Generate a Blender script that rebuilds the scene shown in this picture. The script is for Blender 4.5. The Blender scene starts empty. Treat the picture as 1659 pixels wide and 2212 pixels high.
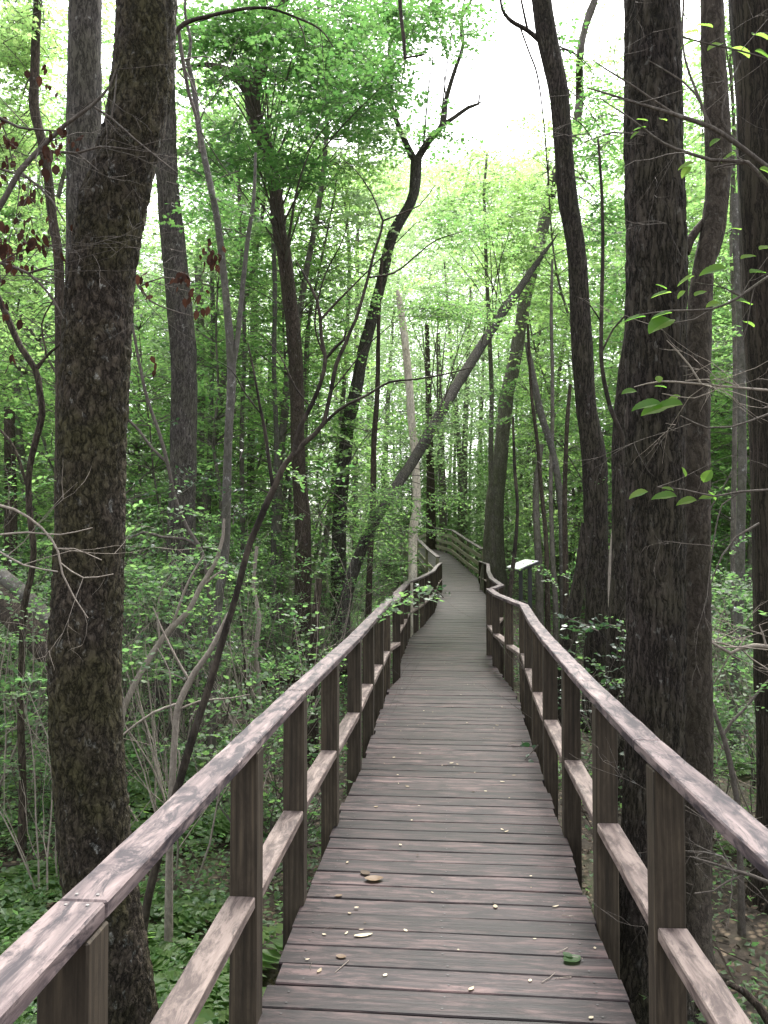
import bpy, bmesh, math, random
import numpy as np
from mathutils import Vector, noise as mnoise

# ------------------------------------------------------------------ camera, sky, sun, exposure
sc = bpy.context.scene
COL = sc.collection
F, CW, CH, EYE = 1789.0, 829.5, 1106.0, 1.54          # focal length in survey units, centre, eye height over the deck
PITCH = math.atan(64 / F)
cd = bpy.data.cameras.new("camera"); cam = bpy.data.objects.new("camera", cd); COL.objects.link(cam)
cam.location = (0, 0, EYE); cam.rotation_euler = (math.pi / 2 + PITCH, 0, 0)
cd.sensor_fit = 'VERTICAL'; cd.sensor_height = 36.0; cd.lens = F / 2212 * 36
cd.clip_start = 0.05; cd.clip_end = 1000
sc.camera = cam
SUN_EL, SUN_AZ = math.radians(58), math.radians(12)   # bright overcast, brightest ahead and a little right
w = bpy.data.worlds.new("World"); sc.world = w; w.use_nodes = True
wt = w.node_tree; wt.nodes.clear()
wo = wt.nodes.new('ShaderNodeOutputWorld'); wb = wt.nodes.new('ShaderNodeBackground')
sky = wt.nodes.new('ShaderNodeTexSky'); sky.sky_type = 'NISHITA'; sky.sun_disc = False
sky.sun_elevation = SUN_EL; sky.sun_rotation = SUN_AZ; sky.dust_density = 4.0; sky.air_density = 1.0
hs = wt.nodes.new('ShaderNodeHueSaturation'); hs.inputs['Saturation'].default_value = 0.22
wt.links.new(sky.outputs[0], hs.inputs['Color']); wt.links.new(hs.outputs[0], wb.inputs['Color'])
wb.inputs['Strength'].default_value = 0.15
wt.links.new(wb.outputs[0], wo.inputs['Surface'])
sl = bpy.data.lights.new("sun", 'SUN'); sl.energy = 1.5; sl.angle = math.radians(25); sl.color = (1, .97, .92)
so = bpy.data.objects.new("sun", sl); COL.objects.link(so)
sd = Vector((math.sin(SUN_AZ) * math.cos(SUN_EL), math.cos(SUN_AZ) * math.cos(SUN_EL), math.sin(SUN_EL)))
so.rotation_euler = (-sd).to_track_quat('-Z', 'Y').to_euler()
sc.view_settings.view_transform = 'Standard'; sc.view_settings.look = 'None'
sc.view_settings.exposure = 2.2; sc.view_settings.gamma = 1.0
sc.render.engine = 'CYCLES'
sc.cycles.max_bounces = 14; sc.cycles.diffuse_bounces = 10; sc.cycles.transmission_bounces = 10; sc.cycles.glossy_bounces = 2
sc.cycles.use_denoising = True; sc.cycles.caustics_reflective = False; sc.cycles.caustics_refractive = False

RNG = np.random.default_rng(7); random.seed(7)
GZ = -0.72
def gz(x, y):
    return GZ + 0.07 * math.sin(x * .8 + 1.3) * math.cos(y * .55) + 0.05 * math.sin(x * 2.1 + y * 1.7)
def at(px, py, Y):
    """World point seen at survey position (px, py) at depth Y."""
    u = (px - CW) / F; v = (CH - py) / F
    ry = math.cos(PITCH) - v * math.sin(PITCH); rz = v * math.cos(PITCH) + math.sin(PITCH)
    return np.array((u / ry * Y, Y, EYE + rz / ry * Y))

# ------------------------------------------------------------------ bookkeeping
def tag(o, label=None, cat=None, group=None, kind=None):
    if label: o['label'] = label
    if cat: o['category'] = cat
    if group: o['group'] = group
    if kind: o['kind'] = kind
    return o
def empty(name, loc=(0, 0, 0)):
    o = bpy.data.objects.new(name, None); COL.objects.link(o); o.location = loc; o.empty_display_size = .1
    return o
def link(name, me, parent=None, loc=None):
    o = bpy.data.objects.new(name, me); COL.objects.link(o)
    if parent is not None: o.parent = parent
    if loc is not None: o.location = loc
    return o
def copy_tree(o, parent=None):
    c = o.copy(); COL.objects.link(c)
    if parent is not None: c.parent = parent
    for ch in list(o.children): copy_tree(ch, c)
    return c

# ------------------------------------------------------------------ materials
def newmat(name):
    m = bpy.data.materials.new(name); m.use_nodes = True; nt = m.node_tree; nt.nodes.clear()
    return m, nt
def N(nt, typ, props=None, **ins):
    n = nt.nodes.new('ShaderNode' + typ)
    for k, v in (props or {}).items(): setattr(n, k, v)
    for k, v in ins.items():
        k2 = int(k[1:]) if k[0] == '_' else k
        s = n.inputs[k2]
        if hasattr(v, 'is_output'): nt.links.new(v, s)
        else: s.default_value = v
    return n
def rgba(c): return (c[0], c[1], c[2], 1)
def ramp(nt, fac, stops, interp='LINEAR'):
    n = nt.nodes.new('ShaderNodeValToRGB'); nt.links.new(fac, n.inputs[0]); cr = n.color_ramp; cr.interpolation = interp
    while len(cr.elements) < len(stops): cr.elements.new(.5)
    for e, (p, c) in zip(cr.elements, stops):
        e.position = p; e.color = rgba(c) if hasattr(c, '__len__') else (c, c, c, 1)
    return n.outputs[0]
def mixc(nt, fac, a, b, mode='MIX'):
    n = nt.nodes.new('ShaderNodeMix'); n.data_type = 'RGBA'; n.blend_type = mode
    for i, v in ((0, fac), (6, a), (7, b)):
        if hasattr(v, 'is_output'): nt.links.new(v, n.inputs[i])
        else: n.inputs[i].default_value = rgba(v) if hasattr(v, '__len__') else v
    return n.outputs[2]
def math_(nt, op, a, b=0.0):
    n = nt.nodes.new('ShaderNodeMath'); n.operation = op
    for i, v in ((0, a), (1, b)):
        if hasattr(v, 'is_output'): nt.links.new(v, n.inputs[i])
        else: n.inputs[i].default_value = v
    return n.outputs[0]
def out(nt, sh):
    o = nt.nodes.new('ShaderNodeOutputMaterial'); nt.links.new(sh, o.inputs[0])
def bsdf(nt, color, rough=.7, normal=None, spec=.3):
    n = nt.nodes.new('ShaderNodeBsdfPrincipled')
    for k, v in (('Base Color', color), ('Roughness', rough), ('Normal', normal), ('Specular IOR Level', spec)):
        if v is None: continue
        if hasattr(v, 'is_output'): nt.links.new(v, n.inputs[k])
        else: n.inputs[k].default_value = rgba(v) if hasattr(v, '__len__') else v
    return n.outputs[0]

def wood(name, tones, patch, dark=(.025, .02, .02), rough=.5, spec=.4, grain=50, patchfac=.75, stain=.5, wave=0.0, vary=.35):
    """Weathered timber; UV u runs along the grain in metres, v across it."""
    m, nt = newmat(name)
    uv = N(nt, 'TexCoord').outputs['UV']
    oi = N(nt, 'ObjectInfo').outputs['Random']
    at_ = N(nt, 'Attribute', {'attribute_name': 'rnd'}).outputs['Fac']
    rnd = math_(nt, 'ADD', oi, at_)
    off = N(nt, 'CombineXYZ', X=math_(nt, 'MULTIPLY', rnd, 37.0), Y=math_(nt, 'MULTIPLY', rnd, 11.0)).outputs[0]
    p = N(nt, 'VectorMath', {'operation': 'ADD'}, _0=uv, _1=off).outputs[0]
    g1 = N(nt, 'Mapping', Vector=p, Scale=(2.2, grain, 1)).outputs[0]
    n1 = N(nt, 'TexNoise', Vector=g1, Scale=1.0, Detail=6.0, Roughness=.62, Distortion=.4).outputs[0]
    g2 = N(nt, 'Mapping', Vector=p, Scale=(1.7, 14, 1)).outputs[0]
    n2 = N(nt, 'TexNoise', Vector=g2, Scale=1.6, Detail=5.0, Roughness=.65, Distortion=.8).outputs[0]
    g3 = N(nt, 'Mapping', Vector=p, Scale=(6.0, 20, 1)).outputs[0]
    n3 = N(nt, 'TexNoise', Vector=g3, Scale=1.0, Detail=7.0, Roughness=.75, Distortion=.6).outputs[0]
    base = ramp(nt, n1, [(.3, tones[0]), (.5, tones[1]), (.72, tones[2])])
    pf = ramp(nt, n2, [(.47, 0.0), (.66, patchfac)])
    col = mixc(nt, pf, base, patch)
    if wave:
        gw = N(nt, 'Mapping', Vector=p, Scale=(.8, 9, 1)).outputs[0]
        wv = N(nt, 'TexWave', {'bands_direction': 'Y'}, Vector=gw, Scale=1.6, Distortion=11.0, Detail=2.0, **{'Detail Scale': .5}).outputs[1]
        col = mixc(nt, math_(nt, 'MULTIPLY', ramp(nt, wv, [(.35, 1.0), (.6, 0.0)]), wave), col, dark)
    sf = math_(nt, 'MULTIPLY', ramp(nt, n3, [(.46, 0.0), (.58, 1.0)]), stain)
    col = mixc(nt, sf, col, dark)
    fr = math_(nt, 'FRACT', math_(nt, 'MULTIPLY', rnd, 7.31))
    val = math_(nt, 'ADD', 1 - vary / 2, math_(nt, 'MULTIPLY', fr, vary))
    hsv = N(nt, 'HueSaturation', Color=col, Value=val)
    hgt = math_(nt, 'ADD', n1, math_(nt, 'MULTIPLY', n3, .5))
    bp = N(nt, 'Bump', Strength=.45, Distance=.004, Height=hgt).outputs[0]
    rg = math_(nt, 'ADD', rough - .1, math_(nt, 'MULTIPLY', n2, .25))
    out(nt, bsdf(nt, hsv.outputs[0], rg, bp, spec)); return m

def bark(name, dark, light, moss=None, mossamt=0.0, lichen=(.34, .34, .31), lichamt=.1, s=34.0, zs=.3, vor=.4, crack=.8, dist=.006, rough=.9):
    m, nt = newmat(name)
    ob = N(nt, 'TexCoord').outputs['Object']
    oi = N(nt, 'ObjectInfo').outputs['Random']
    p0 = N(nt, 'VectorMath', {'operation': 'ADD'}, _0=ob, _1=N(nt, 'CombineXYZ', X=math_(nt, 'MULTIPLY', oi, 13.0), Z=math_(nt, 'MULTIPLY', oi, 31.0)).outputs[0]).outputs[0]
    nd = N(nt, 'TexNoise', Vector=p0, Scale=14.0, Detail=4.0).outputs[1]
    p1 = N(nt, 'VectorMath', {'operation': 'ADD'}, _0=p0, _1=N(nt, 'VectorMath', {'operation': 'SCALE'}, _0=nd, Scale=1.6 / s).outputs[0]).outputs[0]
    mp = N(nt, 'Mapping', Vector=p1, Scale=(s, s, s * zs)).outputs[0]
    vo = N(nt, 'TexVoronoi', {'feature': 'DISTANCE_TO_EDGE'}, Vector=mp, Scale=1.0).outputs['Distance']
    rn = N(nt, 'TexNoise', Vector=mp, Scale=.8, Detail=5.0, Roughness=.6).outputs[0]
    ridge = math_(nt, 'ABSOLUTE', math_(nt, 'SUBTRACT', rn, .5))
    n1 = N(nt, 'TexNoise', Vector=mp, Scale=1.7, Detail=8.0, Roughness=.75).outputs[0]
    n2 = N(nt, 'TexNoise', Vector=p0, Scale=3.2, Detail=6.0, Roughness=.65).outputs[0]
    n3 = N(nt, 'TexNoise', Vector=N(nt, 'Mapping', Vector=p1, Scale=(22, 22, 15)).outputs[0], Scale=1.0, Detail=5.0, Roughness=.65).outputs[0]
    n4 = N(nt, 'TexNoise', Vector=N(nt, 'Mapping', Vector=p0, Scale=(5, 5, 1.2)).outputs[0], Scale=1.0, Detail=5.0, Roughness=.6).outputs[0]
    col = ramp(nt, n1, [(.3, dark), (.52, tuple((a + b) * .5 for a, b in zip(dark, light))), (.72, light)])
    col = mixc(nt, ramp(nt, n4, [(.35, .55), (.6, 0.0)]), col, dark)
    if moss:
        mf = math_(nt, 'MULTIPLY', ramp(nt, n2, [(.40, 0.0), (.62, 1.0)]), mossamt)
        col = mixc(nt, mf, col, mixc(nt, n1, tuple(c * .5 for c in moss), tuple(c * 1.5 for c in moss)))
    lf = math_(nt, 'MULTIPLY', math_(nt, 'MULTIPLY', ramp(nt, n3, [(.60, 0.0), (.67, 1.0)]), ramp(nt, n2, [(.4, 1.0), (.6, .1)])), lichamt)
    col = mixc(nt, lf, col, lichen)
    c1 = ramp(nt, vo, [(0.0, 1 - crack * vor), (.14, 1.0)])
    c2 = ramp(nt, ridge, [(0.0, 1 - crack), (.07, 1.0)])
    cf = math_(nt, 'MULTIPLY', c1, c2)
    col = mixc(nt, 1.0, col, cf, 'MULTIPLY')
    h = math_(nt, 'ADD', math_(nt, 'ADD', math_(nt, 'MULTIPLY', ramp(nt, vo, [(0, 0.0), (.2, 1.0)]), vor), ramp(nt, ridge, [(0, 0.0), (.1, 1.0)])), n1)
    bp = N(nt, 'Bump', Strength=.8, Distance=dist, Height=h).outputs[0]
    out(nt, bsdf(nt, col, rough, bp, .15)); return m

def leafmat(name, c1, c2, t1, t2, rough=.45, spec=.35, trans=.5):
    m, nt = newmat(name)
    r = N(nt, 'Attribute', {'attribute_name': 'rnd'}).outputs['Fac']
    oi = N(nt, 'ObjectInfo').outputs['Random']
    f = math_(nt, 'FRACT', math_(nt, 'ADD', r, math_(nt, 'MULTIPLY', oi, .0)))
    a = mixc(nt, f, c1, c2); b = mixc(nt, f, t1, t2)
    d = bsdf(nt, a, rough, None, spec)
    t = N(nt, 'BsdfTranslucent', Color=b).outputs[0]
    mx = N(nt, 'MixShader', Fac=trans, _1=d, _2=t)
    out(nt, mx.outputs[0]); return m

def plain(name, c, rough=.6, spec=.4, metal=0.0, nscale=30, amt=.25):
    m, nt = newmat(name)
    ob = N(nt, 'TexCoord').outputs['Object']
    n = N(nt, 'TexNoise', Vector=ob, Scale=float(nscale), Detail=5.0).outputs[0]
    col = mixc(nt, n, tuple(x * (1 - amt) for x in c), tuple(min(1, x * (1 + amt)) for x in c))
    out(nt, bsdf(nt, col, rough, None, spec)); return m

M = {}
M['deck'] = wood('deck_wood', [(.0068, .0049, .0053), (.0172, .0118, .0126), (.043, .029, .0288)], (.105, .068, .064), dark=(.0055, .0045, .0052), rough=.5, spec=.22, grain=55, patchfac=.75, stain=.75, vary=.8)
M['rail'] = wood('rail_wood', [(.042, .031, .0335), (.105, .077, .077), (.2, .153, .146)], (.29, .228, .212), dark=(.018, .013, .018), rough=.6, spec=.35, grain=34, patchfac=.6, stain=.95, vary=.25)
M['mid'] = wood('mid_rail_wood', [(.09, .067, .058), (.19, .145, .126), (.29, .23, .198)], (.33, .268, .23), dark=(.05, .035, .033), rough=.6, spec=.35, grain=34, patchfac=.5, stain=.75, vary=.3)
M['post'] = wood('post_wood', [(.022, .0168, .0115), (.052, .040, .027), (.096, .074, .05)], (.10, .077, .052), dark=(.013, .0096, .0065), rough=.65, spec=.25, grain=50, patchfac=.4, stain=.35, wave=.35, vary=.5)
M['newwood'] = wood('new_wood', [(.15, .13, .095), (.26, .23, .17), (.34, .30, .23)], (.3, .27, .2), dark=(.1, .085, .06), rough=.65, spec=.3, grain=40, patchfac=.4, stain=.35, vary=.2)
M['b_mossy'] = bark('bark_mossy', (.032, .0255, .02), (.118, .095, .073), (.062, .058, .024), .7, lichamt=.7, s=38, zs=.42, vor=.5, crack=.75, dist=.012)
M['b_dark'] = bark('bark_dark', (.02, .016, .0135), (.098, .08, .067), (.05, .05, .024), .35, lichamt=.35, s=40, zs=.14, vor=.1, crack=.8, dist=.013)
M['b_grey'] = bark('bark_grey', (.036, .031, .028), (.15, .132, .118), (.075, .078, .04), .3, lichamt=.6, s=36, zs=.2, vor=.2, crack=.7, dist=.007)
M['b_brown'] = bark('bark_brown', (.03, .0225, .0175), (.13, .1, .08), (.06, .06, .03), .3, lichamt=.4, s=36, zs=.22, vor=.25, crack=.65, dist=.006)
M['b_tan'] = bark('bark_tan', (.036, .029, .023), (.12, .098, .08), (.06, .06, .03), .2, lichamt=.25, s=30, zs=.4, vor=.2, crack=.45, dist=.006)
M['b_cedar'] = bark('bark_cedar', (.018, .0135, .0105), (.075, .058, .046), (.055, .055, .028), .3, lichamt=.1, s=44, zs=.04, vor=.1, crack=.75, dist=.01)
M['b_smooth'] = bark('bark_smooth', (.05, .045, .04), (.19, .175, .158), (.07, .075, .04), .4, (.45, .45, .42), .8, s=16, zs=.5, vor=.1, crack=.25, dist=.003)
M['b_pale'] = bark('bark_pale', (.58, .49, .38), (.88, .81, .7), None, 0, (.16, .1, .06), .7, s=18, zs=.25, vor=.2, crack=.4, dist=.006)
M['b_far'] = bark('bark_far', (.09, .078, .068), (.25, .22, .195), (.09, .095, .05), .4, lichamt=.6, s=18, zs=.3, vor=.2, crack=.4, dist=.005)  # bark tone lightened to carry haze and lift shaded distant trunks
M['b_twig'] = bark('bark_twig', (.05, .042, .035), (.2, .175, .15), lichamt=.5, s=40, zs=.4, vor=.1, crack=.2, dist=.002)
M['b_twigpale'] = bark('bark_twigpale', (.18, .15, .125), (.42, .37, .31), lichamt=.3, s=40, zs=.4, vor=.1, crack=.2, dist=.002)
M['b_twigdark'] = bark('bark_twigdark', (.012, .0098, .0085), (.05, .041, .034), (.16, .13, .10), .4, lichamt=.2, s=24, zs=.12, vor=.2, crack=.4, dist=.004)
M['l_maple'] = leafmat('leaf_maple', (.032, .07, .026), (.055, .095, .034), (.09, .24, .055), (.17, .34, .085), spec=.25, trans=.5)
M['l_lime'] = leafmat('leaf_lime', (.06, .105, .04), (.08, .12, .05), (.30, .54, .16), (.45, .66, .21), spec=.25, trans=.58)
M['l_mid'] = leafmat('leaf_mid', (.04, .08, .036), (.075, .12, .05), (.20, .43, .12), (.36, .58, .17), spec=.25, trans=.57)
M['l_far_haze'] = leafmat('leaf_far_haze', (.075, .105, .06), (.10, .125, .075), (.33, .52, .22), (.46, .62, .29), spec=.25, trans=.57)  # distance haze put into the leaf colour: paler and less saturated
M['l_dark'] = leafmat('leaf_dark', (.018, .045, .024), (.034, .062, .03), (.045, .13, .04), (.08, .18, .055), rough=.3, spec=.6, trans=.3)
M['l_ground'] = leafmat('leaf_ground', (.042, .085, .038), (.08, .12, .05), (.13, .31, .09), (.25, .43, .13), spec=.3, trans=.48)
M['l_fern'] = leafmat('leaf_fern', (.055, .105, .035), (.085, .125, .045), (.21, .43, .10), (.33, .53, .14), spec=.15, trans=.5)
M['l_big'] = leafmat('leaf_big', (.04, .09, .02), (.085, .13, .035), (.16, .40, .05), (.36, .58, .10), rough=.7, spec=.06, trans=.6)
M['l_dead'] = leafmat('leaf_dead', (.022, .013, .010), (.06, .033, .023), (.05, .02, .013), (.08, .035, .022), rough=.8, spec=.05, trans=.25)
M['l_litter'] = leafmat('leaf_litter', (.025, .018, .013), (.11, .08, .055), (.05, .04, .03), (.12, .09, .06), rough=.7, spec=.2, trans=.15)
M['l_fallen'] = leafmat('leaf_fallen', (.2, .15, .09), (.5, .44, .32), (.3, .24, .12), (.4, .36, .22), rough=.6, trans=.2)
M['l_tan'] = leafmat('leaf_tan', (.10, .065, .038), (.15, .10, .058), (.3, .2, .1), (.3, .2, .1), rough=.6, trans=.2)
M['metal'] = plain('dark_metal', (.018, .018, .018), .45, .5)
M['screw'] = plain('galvanised_screw', (.2, .19, .18), .45, .5)
M['panel'] = plain('white_panel', (.8, .8, .8), .3, .5, amt=.03)
M['dirt'] = plain('dirt', (.03, .025, .02), .95, .1)

def ground_mat():
    m, nt = newmat('forest_floor')
    ob = N(nt, 'TexCoord').outputs['Object']
    n1 = N(nt, 'TexNoise', Vector=ob, Scale=1.1, Detail=6.0, Roughness=.7).outputs[0]
    vo = N(nt, 'TexVoronoi', Vector=N(nt, 'Mapping', Vector=ob, Scale=(1, 1, .3)).outputs[0], Scale=22.0, Randomness=1.0)
    col = ramp(nt, n1, [(.35, (.022, .018, .014)), (.55, (.045, .036, .027)), (.72, (.05, .058, .028))])
    sp = N(nt, 'SeparateColor', Color=vo.outputs['Color'])
    lf = math_(nt, 'MULTIPLY', ramp(nt, sp.outputs[0], [(.55, 0.0), (.7, .8)]), ramp(nt, vo.outputs['Distance'], [(.25, 1.0), (.5, 0.0)]))
    col = mixc(nt, lf, col, mixc(nt, sp.outputs[1], (.07, .05, .035), (.19, .145, .1)))
    bp = N(nt, 'Bump', Strength=1.0, Distance=.03, Height=math_(nt, 'ADD', n1, sp.outputs[2])).outputs[0]
    out(nt, bsdf(nt, col, .85, bp, .2)); return m
M['ground'] = ground_mat()

# ------------------------------------------------------------------ mesh builders
class MB:
    def __init__(s): s.V = []; s.L = []; s.S = []; s.M = []; s.R = []; s.n = 0
    def add(s, V, loops, sizes, mat=0, rnd=None):
        V = np.asarray(V, np.float32).reshape(-1, 3); sizes = np.asarray(sizes, np.int32)
        s.V.append(V); s.L.append(np.asarray(loops, np.int32).ravel() + s.n); s.S.append(sizes); s.n += len(V)
        s.M.append(np.full(len(sizes), mat, np.int32))
        s.R.append(np.zeros(len(sizes), np.float32) if rnd is None else np.asarray(rnd, np.float32))
    def mesh(s, name, mats, smooth=True, origin=None):
        V = np.concatenate(s.V); L = np.concatenate(s.L); S = np.concatenate(s.S)
        if origin is not None: V = V - np.asarray(origin, np.float32)
        me = bpy.data.meshes.new(name)
        me.vertices.add(len(V)); me.vertices.foreach_set('co', V.ravel())
        me.loops.add(len(L)); me.loops.foreach_set('vertex_index', L)
        me.polygons.add(len(S)); st = np.zeros(len(S), np.int32); st[1:] = np.cumsum(S)[:-1]
        me.polygons.foreach_set('loop_start', st)
        try: me.polygons.foreach_set('loop_total', S)
        except Exception: pass
        for m in mats: me.materials.append(m)
        me.polygons.foreach_set('material_index', np.concatenate(s.M))
        me.polygons.foreach_set('use_smooth', np.full(len(S), smooth))
        a = me.attributes.new('rnd', 'FLOAT', 'FACE'); a.data.foreach_set('value', np.concatenate(s.R))
        me.update(calc_edges=True); me.validate()
        return me

def resample(pts, step):
    """Catmull-Rom through rows of (x, y, z, r)."""
    P = np.asarray(pts, float)
    if len(P) < 3:
        n = max(2, int(np.linalg.norm(P[-1, :3] - P[0, :3]) / step) + 1)
        t = np.linspace(0, 1, n)[:, None]; return P[0] * (1 - t) + P[-1] * t
    Q = np.vstack([2 * P[0] - P[1], P, 2 * P[-1] - P[-2]]); o = []
    for i in range(len(P) - 1):
        a, b, c, d = Q[i:i + 4]
        n = max(1, int(np.linalg.norm(c[:3] - b[:3]) / step))
        for t in np.arange(n) / n:
            o.append(.5 * (2 * b + (c - a) * t + (2 * a - 5 * b + 4 * c - d) * t * t + (3 * b - a - 3 * c + d) * t ** 3))
    o.append(P[-1]); o = np.array(o); o[:, 3] = np.maximum(o[:, 3], .001); return o

def tube(mb, pts, seg=8, mat=0, step=None, disp=None, cap=True):
    P = np.asarray(pts, float)
    if step: P = resample(P, step)
    C = P[:, :3]; r = P[:, 3]; n = len(P)
    T = np.gradient(C, axis=0); T /= np.linalg.norm(T, axis=1)[:, None] + 1e-9
    ref = np.array((1., 0, 0)) if abs(T[:, 2]).mean() > .5 else np.array((0, 0, 1.))
    A = ref - T * (T @ ref)[:, None]; A /= np.linalg.norm(A, axis=1)[:, None] + 1e-9
    B = np.cross(T, A)
    th = np.arange(seg) / seg * 2 * math.pi
    D = A[:, None, :] * np.cos(th)[None, :, None] + B[:, None, :] * np.sin(th)[None, :, None]
    R = np.repeat(r[:, None], seg, 1)
    if disp is not None: R = disp(C, D, R, th)
    V = (C[:, None, :] + D * R[:, :, None]).reshape(-1, 3)
    i = np.arange(n - 1)[:, None] * seg; j = np.arange(seg)[None, :]; j2 = (j + 1) % seg
    Q = np.stack([i + j, i + j2, i + seg + j2, i + seg + j], -1).reshape(-1, 4)
    mb.add(V, Q, np.full(len(Q), 4), mat)
    if cap:
        mb.add(V[-seg:], np.arange(seg), [seg], mat)
    return P

def rough_disp(amp, freq, zs, lobes=0.0, plates=0.0, flute_base=None):
    def f(C, D, R, th):
        n, s = R.shape; O = R.copy(); per = freq
        for a in range(n):
            c = C[a]; z = c[2]
            for b in range(s):
                d = D[a, b]; r = R[a, b]
                p = Vector((d[0] * r * per, d[1] * r * per, z * per * zs))
                v = mnoise.noise(p) + .5 * mnoise.noise(p * 2.3)
                O[a, b] = r + amp * v
                if lobes: O[a, b] += lobes * r * mnoise.noise(Vector((d[0] * 1.4, d[1] * 1.4, z * .35)))
                if plates:
                    q = Vector((d[0] * r * per + .2 * v, d[1] * r * per, z * per * zs))
                    k = abs(mnoise.noise(q) + .4 * mnoise.noise(q * 2.1))
                    O[a, b] += plates * (min(.3, k) - .3)
                if flute_base is not None:
                    k = max(0.0, 1 - (z - flute_base[0]) / flute_base[1])
                    if k > 0: O[a, b] += r * flute_base[2] * k * k * (.5 + .5 * math.cos(th[b] * flute_base[3] + 1.0))
        return O
    return f

# leaf outlines: rows of (along, across, lift)
S_RHOMB = np.array([(0, 0, 0), (.42, .34, .03), (1, 0, -.08), (.42, -.34, .03)])
S_OVATE = np.array([(0, 0, 0), (.22, .25, .04), (.55, .27, .03), (.85, .1, -.03), (1, 0, -.1), (.85, -.1, -.03), (.55, -.27, .03), (.22, -.25, .04)])
S_MAPLE = np.array([(0, 0, 0), (.12, .32, .02), (.3, .52, -.06), (.36, .24, .02), (.68, .34, -.05), (.66, .12, .01), (1, 0, -.12),
                    (.66, -.12, .01), (.68, -.34, -.05), (.36, -.24, .02), (.3, -.52, -.06), (.12, -.32, .02)])
def _hazel():
    t = np.linspace(0, 1, 15); u = []
    for k, x in enumerate(t):
        wd = .36 * math.sin(math.pi * min(1, x ** .8)) ** .75 * (1.04 if k % 2 else .96)
        u.append((x, wd, .3 * wd + .02 * math.sin(9 * x) - .2 * x * x))
    return np.array(u)
HZ = _hazel()
def leaves(mb, P, D, Nn, L, shape=S_RHOMB, mat=0, rng=RNG, wid=1.0):
    P = np.asarray(P, float).reshape(-1, 3); n = len(P)
    if n == 0: return
    D = np.asarray(D, float).reshape(-1, 3); D = D / (np.linalg.norm(D, axis=1)[:, None] + 1e-9)
    Y = np.cross(Nn, D); Y /= np.linalg.norm(Y, axis=1)[:, None] + 1e-9
    Z = np.cross(D, Y); L = np.broadcast_to(L, (n,))
    k = len(shape)
    V = P[:, None, :] + L[:, None, None] * (shape[None, :, 0, None] * D[:, None, :] + wid * shape[None, :, 1, None] * Y[:, None, :] + shape[None, :, 2, None] * Z[:, None, :])
    mb.add(V.reshape(-1, 3), np.arange(n * k), np.full(n, k), mat, rng.random(n))
def bigleaf(mb, p, d, nrm, L, mat=0):
    """A toothed leaf folded along its midrib (two strips)."""
    d = np.array(d, float); d /= np.linalg.norm(d); y = np.cross(nrm, d); y /= np.linalg.norm(y); z = np.cross(d, y)
    mid = np.array([p + L * (x * d + (-.2 * x * x) * z) for x in HZ[:, 0]])
    for sgn in (1, -1):
        e = np.array([p + L * (a * d + sgn * b * y + c * z) for a, b, c in HZ])
        n = len(mid); V = np.vstack([mid, e]); i = np.arange(n - 1)
        Q = np.stack([i, i + 1, n + i + 1, n + i], 1)
        mb.add(V, Q, np.full(n - 1, 4), mat, np.full(n - 1, RNG.random()))

def unit(v): v = np.asarray(v, float); return v / (np.linalg.norm(v) + 1e-9)
def bough(mb, p0, d0, L, leaf, shape, rng, twigmat=None, leafmat=1, droop=.25, flat=.35, dens=1.0, tr=.006):
    """A flat leafy spray: one axis, side twigs in its plane, leaves along every twig."""
    d0 = unit(d0); side = unit(np.cross((0, 0, 1), d0) + rng.normal(0, .15, 3))
    n = max(5, int(L / (leaf * 1.15) * dens)); t = np.linspace(.08, 1, n)
    ax = lambda s: p0 + d0 * L * s + np.array((0, 0, -droop * L * s * s)) + side * .08 * L * math.sin(3 * s)
    P, D = [], []
    if twigmat is not None:
        q = [np.append(ax(s), tr * (1.05 - s)) for s in np.linspace(0, 1, 5)]
        tube(mb, q, 3, twigmat, cap=False)
    for i, s in enumerate(t):
        sg = 1 if i % 2 else -1; c = ax(s)
        sl_ = (L * .52 * (1 - s) ** .7 + leaf * 1.2) * rng.uniform(.55, 1.1)
        sdv = unit(side * sg * 1.0 + d0 * .75 + rng.normal(0, .12, 3) + np.array((0, 0, -.1)))
        m = max(1, int(sl_ / (leaf * .62) * dens)); k = (np.arange(m) + .4) / m * sl_
        pos = c + sdv[None, :] * k[:, None] + np.array((0, 0, -1.))[None, :] * (droop * .5 * k * k / L)[:, None]
        alt = np.where((np.arange(m) + i) % 2, 1.0, -1.0)[:, None]; per = unit(np.cross(sdv, (0, 0, 1)))
        dd = sdv[None, :] * .7 + per[None, :] * alt * .7 + rng.normal(0, .2, (m, 3))
        P.append(pos + rng.normal(0, leaf * .12, (m, 3))); D.append(dd)
        if twigmat is not None and sl_ > leaf * 3:
            tube(mb, [np.append(c, tr * .45), np.append(c + sdv * sl_ * .9 + np.array((0, 0, -droop * .4 * sl_ * sl_ / L)), tr * .2)], 3, twigmat, cap=False)
    P = np.concatenate(P); D = np.concatenate(D); m = len(P)
    Nn = np.array((0, 0, 1.)) + rng.normal(0, flat, (m, 3))
    leaves(mb, P, D, Nn, leaf * rng.uniform(.55, 1.3, m), shape, leafmat, rng)

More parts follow.
